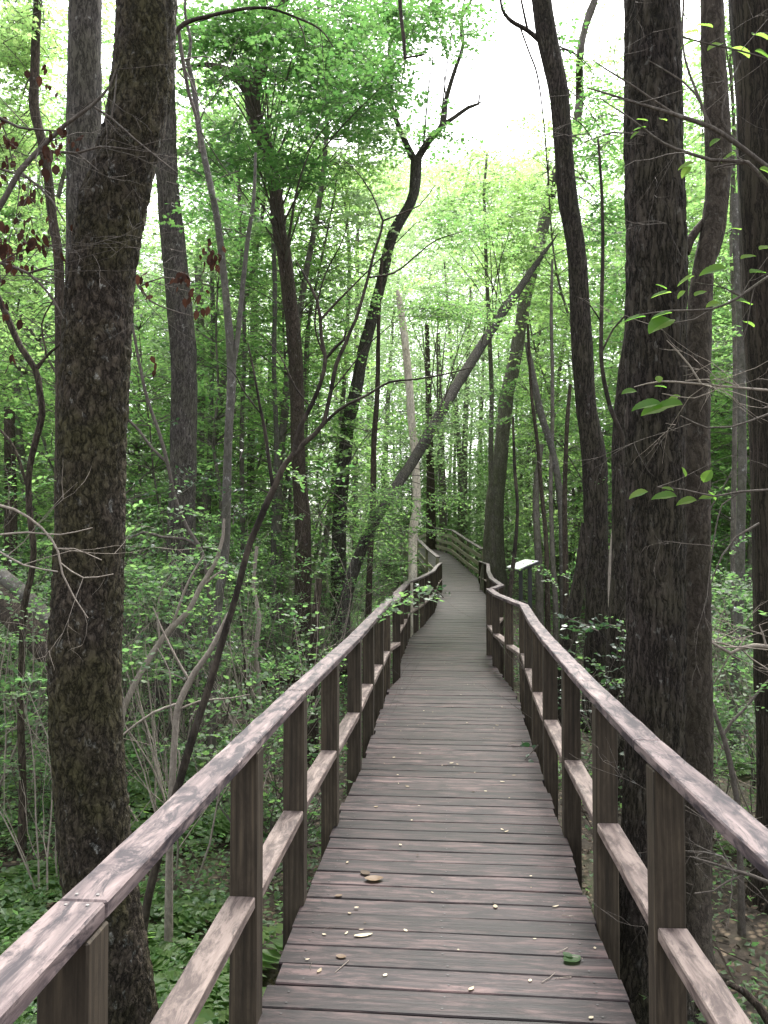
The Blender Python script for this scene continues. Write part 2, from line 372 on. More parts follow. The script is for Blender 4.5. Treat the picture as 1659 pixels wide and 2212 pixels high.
def twiggy(mb, p, d, L, r, rng, depth=3, mat=0, spread=.6, up=.1, kids=(2, 4), seg=4, ends=None):
    """Bare twigs that branch and zigzag."""
    d = unit(d); n = 5; pts = [np.append(p, r)]; c = np.array(p, float)
    for i in range(1, n + 1):
        d = unit(d + rng.normal(0, .14, 3) + np.array((0, 0, up * .3))); c = c + d * L / n
        pts.append(np.append(c, r * (1 - .75 * i / n)))
    tube(mb, pts, seg if depth > 1 else 3, mat, cap=False)
    if depth <= 0:
        if ends is not None: ends.append((c, d))
        return
    for _ in range(rng.integers(kids[0], kids[1] + 1)):
        i = rng.integers(1, n + 1); q = pts[i]
        twiggy(mb, q[:3], d + rng.normal(0, spread, 3) + np.array((0, 0, up)), L * rng.uniform(.4, .7), max(.0012, q[3] * .6), rng, depth - 1, mat, spread, up, kids, seg, ends)

# ------------------------------------------------------------------ ground
def build_ground():
    n = 200; t = np.linspace(-1, 1, n); g = np.sinh(t * 4.2) / math.sinh(4.2) * 420
    V = [(x, y + 12, gz(x, y + 12) * (1 if abs(x) < 120 else 1) + (.05 * mnoise.noise(Vector((x * 1.7, y * 1.7, 0))) if abs(x) < 40 and abs(y) < 60 else 0)) for y in g for x in g]
    i = np.arange(n - 1)[:, None] * n; j = np.arange(n - 1)[None, :]
    Q = np.stack([i + j, i + j + 1, i + n + j + 1, i + n + j], -1).reshape(-1, 4)
    mb = MB(); mb.add(V, Q, np.full(len(Q), 4))
    o = link('ground', mb.mesh('ground', [M['ground']])); tag(o, kind='structure')
build_ground()

# ------------------------------------------------------------------ boardwalk
LEFT = [(-1.2, -.66), (.4, -.57), (1.5, -.495), (3.6, -.335), (5.6, -.158), (8.8, .07), (9.35, .19), (10.4, .2), (13.4, .43), (15, .70), (18.2, 1.12), (22.1, 1.45), (25.6, 1.80)]
RIGHT = [(-1.2, .60), (.4, .68), (1.64, .748), (2.7, .795), (3.84, .88), (5.44, 1.022), (6.7, 1.15), (8.5, 1.33), (9.25, 1.335), (10.58, 1.38), (12.9, 1.58), (14.7, 1.84), (18, 2.2), (23.9, 2.93), (25.6, 3.04)]
RAMP = [(25.75, 1.80, 3.06, .005), (29, 1.60, 3.24, .28), (35, 1.15, 2.81, 1.0), (41, .75, 2.35, 1.22), (45, .05, 1.75, 1.0)]   # Y, left X, right X, height
def ip(poly, y): return float(np.interp(y, [p[0] for p in poly], [p[1] for p in poly]))
def ramp_at(y): return [float(np.interp(y, [r[0] for r in RAMP], [r[k] for r in RAMP])) for k in (1, 2, 3)]
def path_x(y):
    if y < 25.7: return (ip(LEFT, y) + ip(RIGHT, y)) / 2
    a, b, _ = ramp_at(min(y, 45)); return (a + b) / 2

def board_mesh(name, A, B, mat, nlen=1, bevel=.004, jitter=.0015, rng=None, seed=0):
    """A squared timber between end quads A and B (4 corners each, same winding); UV u along, v across."""
    A = [Vector(a) for a in A]; B = [Vector(b) for b in B]
    bm = bmesh.new(); rings = []
    for i in range(nlen + 1):
        t = i / nlen; ring = []
        for k, (a, b) in enumerate(zip(A, B)):
            p = a.lerp(b, t)
            if 0 < i < nlen and jitter: p = p + Vector((random.gauss(0, jitter), random.gauss(0, jitter * .3), random.gauss(0, jitter)))
            ring.append(bm.verts.new(p))
        rings.append(ring)
    for r0, r1 in zip(rings, rings[1:]):
        for k in range(4): bm.faces.new((r0[k], r0[(k + 1) % 4], r1[(k + 1) % 4], r1[k]))
    bm.faces.new(rings[0][::-1]); bm.faces.new(rings[-1])
    bmesh.ops.recalc_face_normals(bm, faces=bm.faces[:])
    if bevel: bmesh.ops.bevel(bm, geom=[e for e in bm.edges if e.is_boundary is False and e.calc_face_angle(0) > .5], offset=bevel, segments=1, affect='EDGES')
    cA = sum(A, Vector()) / 4; cB = sum(B, Vector()) / 4; ax = (cB - cA).normalized()
    s1 = (A[1] - A[0]).normalized(); s2 = (A[2] - A[1]).normalized()
    uvl = bm.loops.layers.uv.new('UVMap')
    for f in bm.faces:
        nrm = f.normal
        if abs(nrm.dot(ax)) > .8: u_, v_ = s1, s2; off = 3.0
        elif abs(nrm.dot(s1)) > abs(nrm.dot(s2)): u_, v_ = ax, s2; off = .7
        else: u_, v_ = ax, s1; off = 0
        for l in f.loops:
            q = l.vert.co - cA; l[uvl].uv = (q.dot(u_) + seed * 1.37, q.dot(v_) + off + seed * .53)
    me = bpy.data.meshes.new(name); bm.to_mesh(me); bm.free(); me.materials.append(mat); return me
_seed = [0]
def board(name, A, B, mat, parent, **k):
    _seed[0] += 1
    return link(name, board_mesh(name, A, B, mat, seed=_seed[0], **k), parent)

bw = empty('boardwalk', (0, 0, GZ))
tag(bw, 'weathered reddish brown plank boardwalk winding between railings through the woods', 'boardwalk')
bw.location = (0, 0, 0)
def build_deck():
    V = []; Fc = []; UV = []; Rn = []; rng = np.random.default_rng(3)
    def plank(corn, th=.036):
        b = len(V); rn = rng.random(); ou, ov = rng.uniform(0, 50, 2)
        ns = 4; top = []; bot = []
        (l0, l1, r0, r1) = [np.array(c) for c in corn]          # left near, left far, right near, right far
        ch = .004
        rows = []
        for i in range(ns + 1):
            t = i / ns; a = l0 * (1 - t) + r0 * t; c = l1 * (1 - t) + r1 * t
            wv = rng.normal(0, .0012); d = unit(c - a)
            up = np.array((0, 0, 1.))
            rows.append([a - up * th, a - up * ch, a + d * ch, c - d * ch, c - up * ch, c - up * th])
            for k in range(6): rows[-1][k] = rows[-1][k] + up * wv
        wdt = np.linalg.norm(l1 - l0); ln = np.linalg.norm(r0 - l0); vv = [-.036, 0, .004, wdt - .004, wdt, wdt + .036]
        for r in rows: V.extend(r)
        for i in range(ns):
            for k in range(5):
                Fc.append((b + i * 6 + k, b + (i + 1) * 6 + k, b + (i + 1) * 6 + k + 1, b + i * 6 + k + 1))
                for (ii, kk) in ((i, k), (i + 1, k), (i + 1, k + 1), (i, k + 1)): UV.append((ou + ii / ns * ln, ov + vv[kk]))
                Rn.append(rn)
        for e in (0, ns):
            Fc.append(tuple(b + e * 6 + k for k in range(6))); Rn.append(rn)
            for k in range(6): UV.append((ou + e / ns * ln + .02 * k, ov + vv[k]))
    NV = []; NF = []
    def nail(x, y, z, r=.0042):
        b = len(NV)
        for k in range(7): NV.append((x + r * math.cos(k * 6.283 / 7), y + r * math.sin(k * 6.283 / 7), z))
        NF.append(tuple(range(b, b + 7)))
    y = -1.0
    while y < 25.62:
        pw = .137 + rng.normal(0, .0015); gap = abs(rng.normal(.005, .003)) + .0015
        sk = .055 if y < 12 else .09
        lj, rj = rng.normal(0, .007, 2)
        def lx(v): return ip(LEFT, v) - .012 + lj
        def rx(v): return ip(RIGHT, v) + .012 + rj
        a, b_ = y + sk, y + sk + pw; c, d = y - sk, y - sk + pw
        z = rng.normal(0, .001)
        plank([(lx(a), a, z), (lx(b_), b_, z), (rx(c), c, z), (rx(d), d, z)])
        if y < 10:
            for t in (.075, .5, .925):
                for q in (.25, .75): nail((lx(a) * (1 - t) + rx(c) * t) + rng.normal(0, .006), (a * (1 - t) + c * t) + pw * q + rng.normal(0, .004), z + .0028)
        y += pw + gap
    y = 25.80
    while y < 45:
        pw = .137; lx0, rx0, z0 = ramp_at(y); lx1, rx1, z1 = ramp_at(y + pw)
        plank([(lx0, y, z0), (lx1, y + pw, z1), (rx0, y - .1, z0), (rx1, y - .1 + pw, z1)])
        y += pw + .006
    me = bpy.data.meshes.new('deck'); me.from_pydata([tuple(v) for v in V], [], Fc)
    uv = me.uv_layers.new(name='UVMap'); uv.data.foreach_set('uv', np.array(UV, np.float32).ravel())
    a = me.attributes.new('rnd', 'FLOAT', 'FACE'); a.data.foreach_set('value', np.array(Rn, np.float32))
    me.materials.append(M['deck']); me.update(); link('deck', me, bw)
    nm = bpy.data.meshes.new('nail_heads'); nm.from_pydata(NV, [], NF); nm.materials.append(M['metal']); nm.update(); tag(link('nail_heads', nm, bw), kind='stuff')
build_deck()
def quad_yz(x0, x1, y, z0, z1): return [(x0, y, z0), (x1, y, z0), (x1, y, z1), (x0, y, z1)]
for poly, sgn in ((LEFT, 1), (RIGHT, -1)):                        # side stringers under the planks
    for (y0, x0), (y1, x1) in zip(poly, poly[1:]):
        if y0 < -.5 and y1 < .5: pass
        a, b = x0 + sgn * .10, x1 + sgn * .10
        board('stringer', quad_yz(a - .02, a + .02, y0 + .002, -.19, -.04), quad_yz(b - .02, b + .02, y1 - .002, -.19, -.04), M['post'], bw, bevel=0)
for (r0, r1) in zip(RAMP, RAMP[1:]):
    for k, sgn in ((1, 1), (2, -1)):
        a, b = r0[k] + sgn * .1, r1[k] + sgn * .1
        board('stringer', quad_yz(a - .02, a + .02, r0[0] + .002, r0[3] - .24, r0[3] - .045), quad_yz(b - .02, b + .02, r1[0] - .002, r1[3] - .24, r1[3] - .045), M['newwood'], bw, bevel=0)

# ------------------------------------------------------------------ railings
def mitred(poly, off, closed=False):
    """Offset a plan polyline sideways (positive = to its right) with mitred corners."""
    P = [np.array((x, y)) for (y, x) in poly]; o = []
    for i, p in enumerate(P):
        ns = []
        for a, b in ((i - 1, i), (i, i + 1)):
            if a >= 0 and b < len(P):
                d = unit(P[b] - P[a]); ns.append(np.array((d[1], -d[0])))
        n = unit(sum(ns)); k = off / max(.5, n @ ns[0]); o.append(p + n * k)
    return o
def along(poly, s):
    P = [np.array((x, y)) for (y, x) in poly]
    for a, b in zip(P, P[1:]):
        l = np.linalg.norm(b - a)
        if s <= l or b is P[-1]: return a + (b - a) * (s / l), unit(b - a)
        s -= l
def length(poly): return sum(math.dist(a, b) for a, b in zip(poly, poly[1:]))
def s_at_y(poly, y):
    s = 0
    for (y0, x0), (y1, x1) in zip(poly, poly[1:]):
        l = math.hypot(y1 - y0, x1 - x0)
        if y <= y1: return s + l * (y - y0) / (y1 - y0)
        s += l
    return s
W = .089
def railing(label, poly, side, posts, ztop=.90, zmid=.40):
    """side -1: the boards lie to the left of the line, +1: to the right."""
    root = empty('railing', (0, 0, 0)); tag(root, label, 'railing')
    inn = mitred(poly, 0.0); outr = mitred(poly, side * W)
    for i in range(len(poly) - 1):                                   # cap boards, butted with a small gap at each bend
        (ax, ay), (bx, by) = inn[i], inn[i + 1]; (cx, cy), (dx, dy) = outr[i], outr[i + 1]
        L = math.hypot(bx - ax, by - ay); e = .0025 / L
        lerp = lambda p, q, t: (p[0] + (q[0] - p[0]) * t, p[1] + (q[1] - p[1]) * t)
        dz = random.uniform(-.001, .001); th = .038
        A0 = lerp(inn[i], inn[i + 1], e); A1 = lerp(outr[i], outr[i + 1], e); B0 = lerp(inn[i], inn[i + 1], 1 - e); B1 = lerp(outr[i], outr[i + 1], 1 - e)
        z0, z1 = ztop - th + .004 + dz, ztop + dz
        board('top_rail', [(*A0, z0), (*A1, z0), (*A1, z1), (*A0, z1)], [(*B0, z0), (*B1, z0), (*B1, z1), (*B0, z1)], M['rail'], root, nlen=max(2, int(L / .12)), bevel=.004, jitter=.0008)
    for i in range(1, len(poly) - 1):                                # screws either side of each butt joint
        if poly[i][0] > 7: break
        for t, j in ((.022, i), (-.022, i)):
            a, b = np.array(inn[i]), np.array(outr[i]); o_ = np.array(inn[i + 1] if t > 0 else inn[i - 1]); d = unit(o_ - a) * abs(t)
            for q in (.28, .72):
                c = a * (1 - q) + b * q + d; bm_ = MB(); tube(bm_, [(c[0], c[1], ztop - .002, .0034), (c[0], c[1], ztop + .002, .003)], 8, 0)
                link('screw', bm_.mesh('screw', [M['screw']]), root)
    ends = []
    for y in posts:
        s = s_at_y(poly, y); p, d = along(poly, s); n = np.array((d[1], -d[0])) * side
        tl = random.gauss(0, .004)
        q = [p + n * .001, p + n * (W + .001), p + n * (W + .001) + d * W, p + n * .001 + d * W]
        zt = ztop - .038 + .0015
        g = gz(*p) - .15
        board('post', [(*v, g) for v in q], [(v[0] + tl, v[1], zt) for v in q], M['post'], root, nlen=8, bevel=.004, jitter=.0008)
        ends.append((p, d, n))
    for (p, d, n), (p2, d2, n2) in zip(ends, ends[1:]):
        a = p + d * (W + .003); b = p2 - d2 * .003; dz = random.uniform(-.012, .012); zz = zmid + dz
        A = [a + n * .004, a + n * (W + .002)]; B = [b + n2 * .004, b + n2 * (W + .002)]
        z0, z1 = zz - .038, zz; L = np.linalg.norm(b - a)
        if L < .1: continue
        board('mid_rail', [(*A[0], z0), (*A[1], z0), (*A[1], z1), (*A[0], z1)], [(*B[0], z0), (*B[1], z0), (*B[1], z1), (*B[0], z1)], M['mid'], root, nlen=max(2, int(L / .12)), bevel=.004, jitter=.0008)
    return root
lposts = [-1.0, .25, 1.42, 2.68, 3.56, 4.54, 5.6, 6.65, 7.7, 8.72, 9.4, 10.4, 11.4, 12.4, 13.3, 14.4, 15.4, 16.5, 17.6, 18.7, 19.9, 21.0, 22.1, 23.3, 24.4, 25.48]
railing('weathered timber railing along the left edge of the boardwalk', LEFT, -1, lposts)
R1 = [(-1.2, .61), (.4, .69), (1.64, .76), (2.7, .807), (3.84, .892), (5.44, 1.034), (6.7, 1.165), (8.5, 1.385), (9.2, 1.36), (10.2, 1.34), (11.4, 1.40)]
railing('weathered timber railing on the right, the nearer stretch beside the dark twin trunks', R1, 1, [-1.0, .3, 1.42, 2.47, 3.40, 4.38, 5.41, 6.4, 7.5, 8.46, 9.3, 10.3, 11.28])
R2 = [(11.55, 1.47), (12.35, 1.70), (14.7, 1.86), (18, 2.22), (23.9, 2.95), (27.6, 3.14)]
railing('farther right timber railing, pale kinked cap in front of the big leaning-tree base', R2, 1, [11.7, 12.5, 13.6, 14.7, 15.8, 17, 18.1, 19.2, 20.4, 21.6, 22.7, 23.8, 25, 26.2, 27.45])

def slat_railing(label, st, side, nb=3):
    """Newer railing on the ramp: cap board over three side boards. st rows: Y, X, deck z."""
    root = empty('slatted_railing', (0, 0, 0)); tag(root, label, 'railing')
    poly = [(r[0], r[1]) for r in st]; zs = [r[2] for r in st]
    a_in = mitred(poly, side * .002); a_out = mitred(poly, side * .04); p_out = mitred(poly, side * .135)
    for i in range(len(st) - 1):
        def seg(name, pin, pout, z0, z1):
            A = [(*pin[i], zs[i] + z0), (*pout[i], zs[i] + z0), (*pout[i], zs[i] + z1), (*pin[i], zs[i] + z1)]
            B = [(*pin[i + 1], zs[i + 1] + z0), (*pout[i + 1], zs[i + 1] + z0), (*pout[i + 1], zs[i + 1] + z1), (*pin[i + 1], zs[i + 1] + z1)]
            t = .004
            A2 = [tuple(np.array(a) * (1 - t) + np.array(b) * t) for a, b in zip(A, B)]; B2 = [tuple(np.array(b) * (1 - t) + np.array(a) * t) for a, b in zip(A, B)]
            board(name, A2, B2, M['newwood'] if name != 'cap_rail' else M['rail'], root, nlen=6, bevel=.004, jitter=.001)
        for k in range(nb):
            z0 = .08 + k * .3; seg('side_board', a_in, a_out, z0, z0 + .14)
        seg('cap_rail', a_in, p_out, 1.0, 1.038)
        L = math.dist(poly[i], poly[i + 1]); m = max(1, int(L / 1.6))
        for k in range(m + (i == len(st) - 2)):
            t = k / m; lerp = lambda v: np.array(v[i]) * (1 - t) + np.array(v[i + 1]) * t
            p, q = lerp(a_out), lerp(mitred(poly, side * .13)); z = zs[i] * (1 - t) + zs[i + 1] * t
            d = unit(np.array((q[1] - p[1], -(q[0] - p[0])))) * .045
            c = [p + side * 0 - d, q - d, q + d, p + d]
            c = [v + unit(q - p) * .003 for v in c]
            board('post', [(*v, gz(*v) - .1) for v in c], [(*v, z + .996) for v in c], M['newwood'], root, nlen=2, bevel=.004, jitter=0)
slat_railing('pale three board railing with brown cap on the right of the far ramp', [(28.7, 3.36, .25), (31.5, 3.1, .58), (35, 2.83, 1.0), (38, 2.6, 1.12), (41, 2.37, 1.22), (45, 1.8, 1.0)], 1)
slat_railing('short railing climbing the left edge of the far ramp', [(26.0, 1.76, .03), (29, 1.58, .28), (32, 1.36, .64), (35, 1.13, 1.0), (39, .87, 1.15)], -1, 2)

# ------------------------------------------------------------------ information panel beside the walk
def build_sign():
    root = empty('information_sign', (2.3, 13.6, 0)); tag(root, 'tilted white information panel on dark legs right of the boardwalk', 'sign')
    root.location = (0, 0, 0)
    lo = np.array((2.10, 0, 1.10)); hi = np.array((2.42, 0, 1.23)); up = np.array((-.2, 0, .4)) * .05
    y0, y1 = 13.0, 14.2
    def slab(name, lo, hi, y0, y1, th, mat, off):
        d = unit(hi - lo); n = np.array((-d[2], 0, d[0]))
        def q(y): return [tuple(p + np.array((0, y, 0))) for p in (lo + n * off, hi + n * off, hi + n * (off + th), lo + n * (off + th))]
        board(name, q(y0), q(y1), mat, root, nlen=2, bevel=.003, jitter=0)
    slab('frame', lo - (hi - lo) * .03, hi + (hi - lo) * .03, y0 - .02, y1 + .02, .03, M['metal'], -.034)
    slab('panel', lo, hi, y0, y1, .012, M['panel'], 0)
    for y in (13.12, 14.0):
        x0, x1 = 2.28, 2.34
        board('leg', [(x0, y, GZ - .1), (x1, y, GZ - .1), (x1, y + .06, GZ - .1), (x0, y + .06, GZ - .1)], [(x0, y, 1.14), (x1, y, 1.16), (x1, y + .06, 1.16), (x0, y + .06, 1.14)], M['metal'], root, nlen=2, bevel=.002, jitter=0)
    board('crossbar', [(2.29, 13.19, .52), (2.33, 13.19, .52), (2.33, 13.19, .56), (2.29, 13.19, .56)], [(2.29, 13.99, .52), (2.33, 13.99, .52), (2.33, 13.99, .56), (2.29, 13.99, .56)], M['metal'], root, bevel=.002)
build_sign()

# ------------------------------------------------------------------ measured trees
def line(rows, Y):
    """Survey rows (px, py, width[, depth]) to (x, y, z, r) rows, top first or bottom first as given."""
    o = []
    for r in rows:
        d = r[3] if len(r) > 3 else Y
        p = at(r[0], r[1], d); o.append(np.append(p, r[2] * d / F / 2))
    return o
def trunk_rows(rows, Y, flare=1.35, flare_h=.5):
    """Order bottom-up and carry the stem down into the soil."""
    P = line(rows, Y)
    if P[0][2] > P[-1][2]: P = P[::-1]
    b = P[0]; g = gz(b[0], b[1])
    if b[2] > g + .05:
        h = b[2] - g
        if h > flare_h * 1.3: P.insert(0, np.array((b[0], b[1], g + flare_h, b[3] * 1.08)))
        dx = 0
        P.insert(0, np.array((b[0], b[1], g - .12, P[0][3] * flare)))
    return P
def blob_boughs(mb, spec, rng, stem, leafmat=1, twigmat=0, flat=.35):
    """spec: px, py, depth, half width px, half height px, half depth m, boughs, length, leaf, shape"""
    px, py, Y, rx, ry, rd, n, L, leaf, shape = spec
    for _ in range(n):
        a = rng.normal(0, .45, 3)
        p = at(px + a[0] * rx, py + a[1] * ry, Y + a[2] * rd)
        dist = np.linalg.norm(stem[:, :3] - p, axis=1); k = int(np.argmin(dist)); q = stem[k]
        away = p - q[:3]; away[2] *= .3
        d = unit(away) * .8 + np.append(rng.normal(0, .7, 2), rng.normal(.0, .32))
        l = L * rng.uniform(.6, 1.25); s = p - unit(d) * l * .5
        if dist[k] > .4 and rng.random() < .4:                       # limb from the stem out to the spray
            k2 = max(0, k - 2)
            q0 = stem[k2][:3]; m = (q0 + s) / 2 + np.array((0, 0, .06 * dist[k]))
            tube(mb, [np.append(q0, .004 + .004 * dist[k]), np.append(m, .004 + .0025 * dist[k]), np.append(s, .005)], 4, twigmat, step=.25, cap=False)
        bough(mb, s, d, l, leaf, shape, rng, twigmat, leafmat, flat=flat)
TRUNKS = []
def tree(name, label, cat, rows, Y, barkm, seg=16, step=.12, disp=None, limbs=(), crown=(), leafm='l_mid', group=None, flare=1.35, flat=.5, seed=1):
    P = trunk_rows(rows, Y, flare); base = np.array((P[0][0], P[0][1], gz(P[0][0], P[0][1])))
    root = empty(name, tuple(base)); tag(root, label, cat, group)
    mb = MB(); st = tube(mb, P, seg, 0, step, disp)
    link('trunk', mb.mesh('trunk', [M[barkm]], origin=base), root)
    stem = [st]; TRUNKS.append((base[0], base[1], P[0][3]))
    for lr in limbs:
        lp = line(lr, Y); lm = MB(); s2 = tube(lm, lp, max(6, seg // 2), 0, step)
        link('limb', lm.mesh('limb', [M[barkm]], origin=base), root); stem.append(s2)
    if crown:
        rng = np.random.default_rng(seed); cm = MB(); S = np.vstack(stem)
        for sp in crown: blob_boughs(cm, sp, rng, S, flat=flat)
        link('crown', cm.mesh('crown', [M['b_twig'], M[leafm]], smooth=False, origin=base), root)
    return root

tree('mossy_tree', 'massive mossy trunk with flaking bark leaning just outside the left railing', 'tree',
     [(316, -120, 132), (316, 0, 132), (311, 132, 132), (293, 265, 130), (276, 331, 130), (258, 397, 138), (241, 463, 145), (221, 595, 142), (210, 747, 146), (202, 945, 143), (198, 1144, 145),
      (187, 1389, 152), (188, 1563, 151), (205, 1806, 153), (222, 1950, 156), (240, 2100, 170), (245, 2240, 196)], 3.6, 'b_mossy', 110, .016,
     rough_disp(.006, 34, .6, .05, .03, (GZ, .5, .25, 5)), seed=2)
tree('straight_tree', 'straight grey trunk rising directly behind the massive mossy trunk', 'tree',
     [(184, -120, 68), (184, 0, 70), (182, 130, 71), (181, 265, 73), (181, 500, 76), (183, 800, 78), (186, 1200, 82), (190, 1700, 92)], 6.0, 'b_grey', 40, .05, rough_disp(.006, 22, .25, .03, .01))
tree('grey_tree', 'grey ridged trunk with a wide buttressed foot, between mossy trunk and pale saplings', 'tree',
     [(352, -60, 40), (356, 120, 42), (358, 265, 44), (362, 397, 47), (376, 548, 53), (395, 747, 56), (397, 945, 56), (392, 1144, 60), (393, 1349, 66), (389, 1438, 86), (384, 1498, 104)], 11.2, 'b_grey', 40, .07,
     rough_disp(.012, 16, .2, .04, .012, (GZ, 1.0, .3, 6)), flare=1.2)
tree('double_stem_tree', 'slender lichen spotted stem forking into two beside the dark leaning sapling', 'tree',
     [(405, 130, 10), (420, 200, 12), (430, 280, 13), (452, 390, 14), (470, 480, 15), (488, 640, 16), (500, 800, 20), (493, 950, 18), (489, 1100, 20), (486, 1200, 18), (472, 1300, 20), (464, 1400, 18), (458, 1560, 19)], 8.0, 'b_smooth', 12, .08,
     limbs=[[(500, 800, 14), (512, 740, 12), (522, 640, 11), (535, 520, 10), (548, 430, 8), (552, 330, 6)], [(405, 140, 9), (412, 90, 7), (400, 30, 6), (402, -40, 5)]],
     crown=[(500, 500, 8.4, 60, 60, 1.0, 5, .7, .06, S_OVATE), (450, 430, 8.4, 50, 60, 1.0, 6, .8, .06, S_MAPLE)], leafm='l_maple', seed=5)
tree('forked_tree', 'curving dark trunk that forks below the leafy canopy left of centre', 'tree',
     [(632, -60, 16), (616, 0, 20), (600, 22, 24), (578, 84, 27), (562, 150, 30), (545, 210, 34), (556, 270, 32), (577, 327, 30), (593, 400, 29), (605, 509, 31), (614, 549, 31), (638, 767, 32), (644, 985, 30), (654, 1131, 35), (655, 1250, 36), (650, 1400, 42)], 15, 'b_brown', 28, .12,
     rough_disp(.012, 14, .2, .04, .006), limbs=[[(542, 205, 30), (520, 172, 26), (495, 158, 25), (472, 147, 19), (448, 140, 12), (415, 142, 7), (385, 152, 3)]],
     crown=[(600, 80, 13.5, 190, 110, 3.5, 36, 1.4, .08, S_MAPLE), (450, 90, 12.5, 130, 130, 2.5, 26, 1.3, .08, S_MAPLE), (740, 50, 13.5, 150, 90, 3.5, 32, 1.4, .08, S_MAPLE), (690, 210, 14, 130, 110, 3.0, 30, 1.3, .08, S_MAPLE), (600, 370, 13.5, 100, 40, 2.0, 14, 1.3, .08, S_MAPLE), (470, 330, 13, 90, 70, 2.0, 18, 1.2, .1, S_MAPLE), (790, 170, 15, 70, 60, 2, 14, 1.2, .1, S_MAPLE)],
     leafm='l_maple', seed=6)
tree('wide_fork_tree', 'tall trunk splitting into two bare arms against the white sky', 'tree',
     [(899, 346, 24), (896, 400, 24), (887, 437, 23), (848, 509, 24), (826, 600, 22), (806, 680, 24), (783, 767, 25), (770, 840, 28), (752, 912, 29), (745, 985, 29), (738, 1060, 30), (733, 1150, 31), (731, 1300, 36)], 19, 'b_grey', 22, .15, rough_disp(.014, 12, .2, .06, .0),
     limbs=[[(898, 350, 17), (880, 316, 14), (854, 255, 11), (843, 218, 10), (838, 164, 9), (841, 109, 8), (848, 60, 7), (840, 0, 6), (836, -50, 5)],
            [(898, 350, 18), (923, 309, 15), (956, 269, 13), (963, 218, 11), (981, 156, 9), (1000, 98, 8), (998, 40, 7), (1018, 0, 6), (1024, -40, 5)],
            [(950, 275, 11), (985, 251, 9), (1012, 232, 8), (1034, 224, 6), (1036, 205, 3), (1042, 180, 1)], [(1012, 232, 4), (1050, 215, 2), (1070, 190, 1)], [(1000, 98, 6), (995, 60, 5), (1003, 0, 4)]],
     crown=[(940, 290, 19, 60, 40, 1.2, 12, 1.0, .11, S_MAPLE), (840, 150, 18, 50, 100, 1.5, 18, 1.1, .1, S_MAPLE), (880, 35, 17, 130, 50, 2, 34, 1.3, .1, S_MAPLE), (810, 270, 19, 80, 60, 2, 18, 1.2, .1, S_MAPLE), (1000, 40, 17, 50, 60, 1.5, 8, 1.0, .1, S_MAPLE)], leafm='l_maple', seed=7)
tree('bleached_tree', 'pale barkless dead trunk with a broken top left of the path', 'tree',
     [(858, 626, 5), (862, 645, 12), (872, 712, 16), (883, 821, 17), (889, 912, 17), (897, 985, 17), (900, 1094, 18), (893, 1145, 19), (892, 1248, 19), (893, 1330, 20)], 16.5, 'b_pale', 16, .12, rough_disp(.008, 10, .3, .08))
tree('leaning_tree', 'bare trunk leaning steeply to the right across the middle of the view', 'tree',
     [(1205, 505, 3, 21), (1180, 540, 8, 20.6), (1150, 582, 13, 20.2), (1122, 625, 17, 19.6), (1094, 661, 20, 19), (1046, 738, 21, 18), (984, 836, 23, 16.8), (953, 890, 24, 16), (897, 988, 23, 15), (850, 1060, 22, 14.3), (805, 1135, 23, 14), (770, 1215, 25, 14), (745, 1310, 28, 14)], 14, 'b_grey', 22, .12, rough_disp(.012, 14, .25, .05),
     crown=[(960, 660, 15, 130, 40, 1.5, 22, 1.2, .06, S_OVATE), (930, 930, 14.6, 60, 60, .8, 8, .8, .05, S_OVATE), (835, 1110, 13.2, 85, 80, .8, 30, .8, .05, S_OVATE), (950, 1075, 15, 60, 22, .8, 7, .8, .05, S_OVATE), (1000, 480, 17, 120, 60, 2.0, 16, 1.3, .08, S_MAPLE)], leafm='l_mid', seed=9)
tree('buttressed_tree', 'big trunk with broad foot at the bend of the boardwalk beside the sign', 'tree',
     [(1284, 0, 16, 22), (1262, 67, 17, 22), (1252, 130, 17, 22), (1252, 200, 18, 23), (1245, 270, 20, 23), (1225, 320, 22, 24), (1198, 385, 24, 24), (1184, 440, 26), (1157, 560, 27), (1135, 641, 27), (1117, 753, 28), (1094, 864, 30), (1080, 995, 33), (1069, 1090, 40), (1067, 1180, 46), (1068, 1240, 54), (1068, 1290, 62)], 26, 'b_far', 30, .15, rough_disp(.03, 8, .2, .05, .02, (-.5, 2.0, .12, 6)), flare=1.15,  # paler bark colour brightens this trunk, which stands in shade
     crown=[(1250, 150, 22, 40, 60, 2.0, 6, 1.3, .12, S_OVATE)], seed=10)
tree('curved_tree', 'tall dark curving trunk behind the right railing, left of the twin trunks', 'tree',
     [(1160, -80, 42), (1170, 0, 43), (1184, 93, 45), (1205, 186, 43), (1216, 297, 41), (1224, 409, 43), (1242, 520, 41), (1249, 595, 42), (1256, 734, 47), (1267, 883, 44), (1284, 995, 54), (1287, 1106, 52), (1290, 1200, 50), (1292, 1350, 54), (1292, 1500, 66)], 10, 'b_dark', 34, .06, rough_disp(.008, 20, .2, .04, .008),
     limbs=[[(1180, 100, 13), (1140, 66, 10), (1105, 46, 9), (1085, 20, 6), (1080, -20, 5)], [(1140, 66, 6), (1130, 20, 5), (1120, -30, 4)], [(1122, 55, 4), (1142, 110, 4), (1160, 160, 4), (1172, 240, 3), (1180, 330, 3), (1184, 400, 2)]],
     crown=[(1290, 330, 11.5, 50, 60, 1.0, 9, .8, .07, S_OVATE), (1300, 470, 11.5, 45, 80, 1.0, 12, .8, .07, S_OVATE), (1320, 610, 11.5, 30, 60, 1.0, 6, .8, .07, S_OVATE), (1230, 90, 11, 30, 30, .8, 3, .6, .07, S_OVATE), (1290, 230, 11.5, 40, 50, 1.0, 6, .8, .07, S_OVATE)], leafm='l_maple', seed=11)
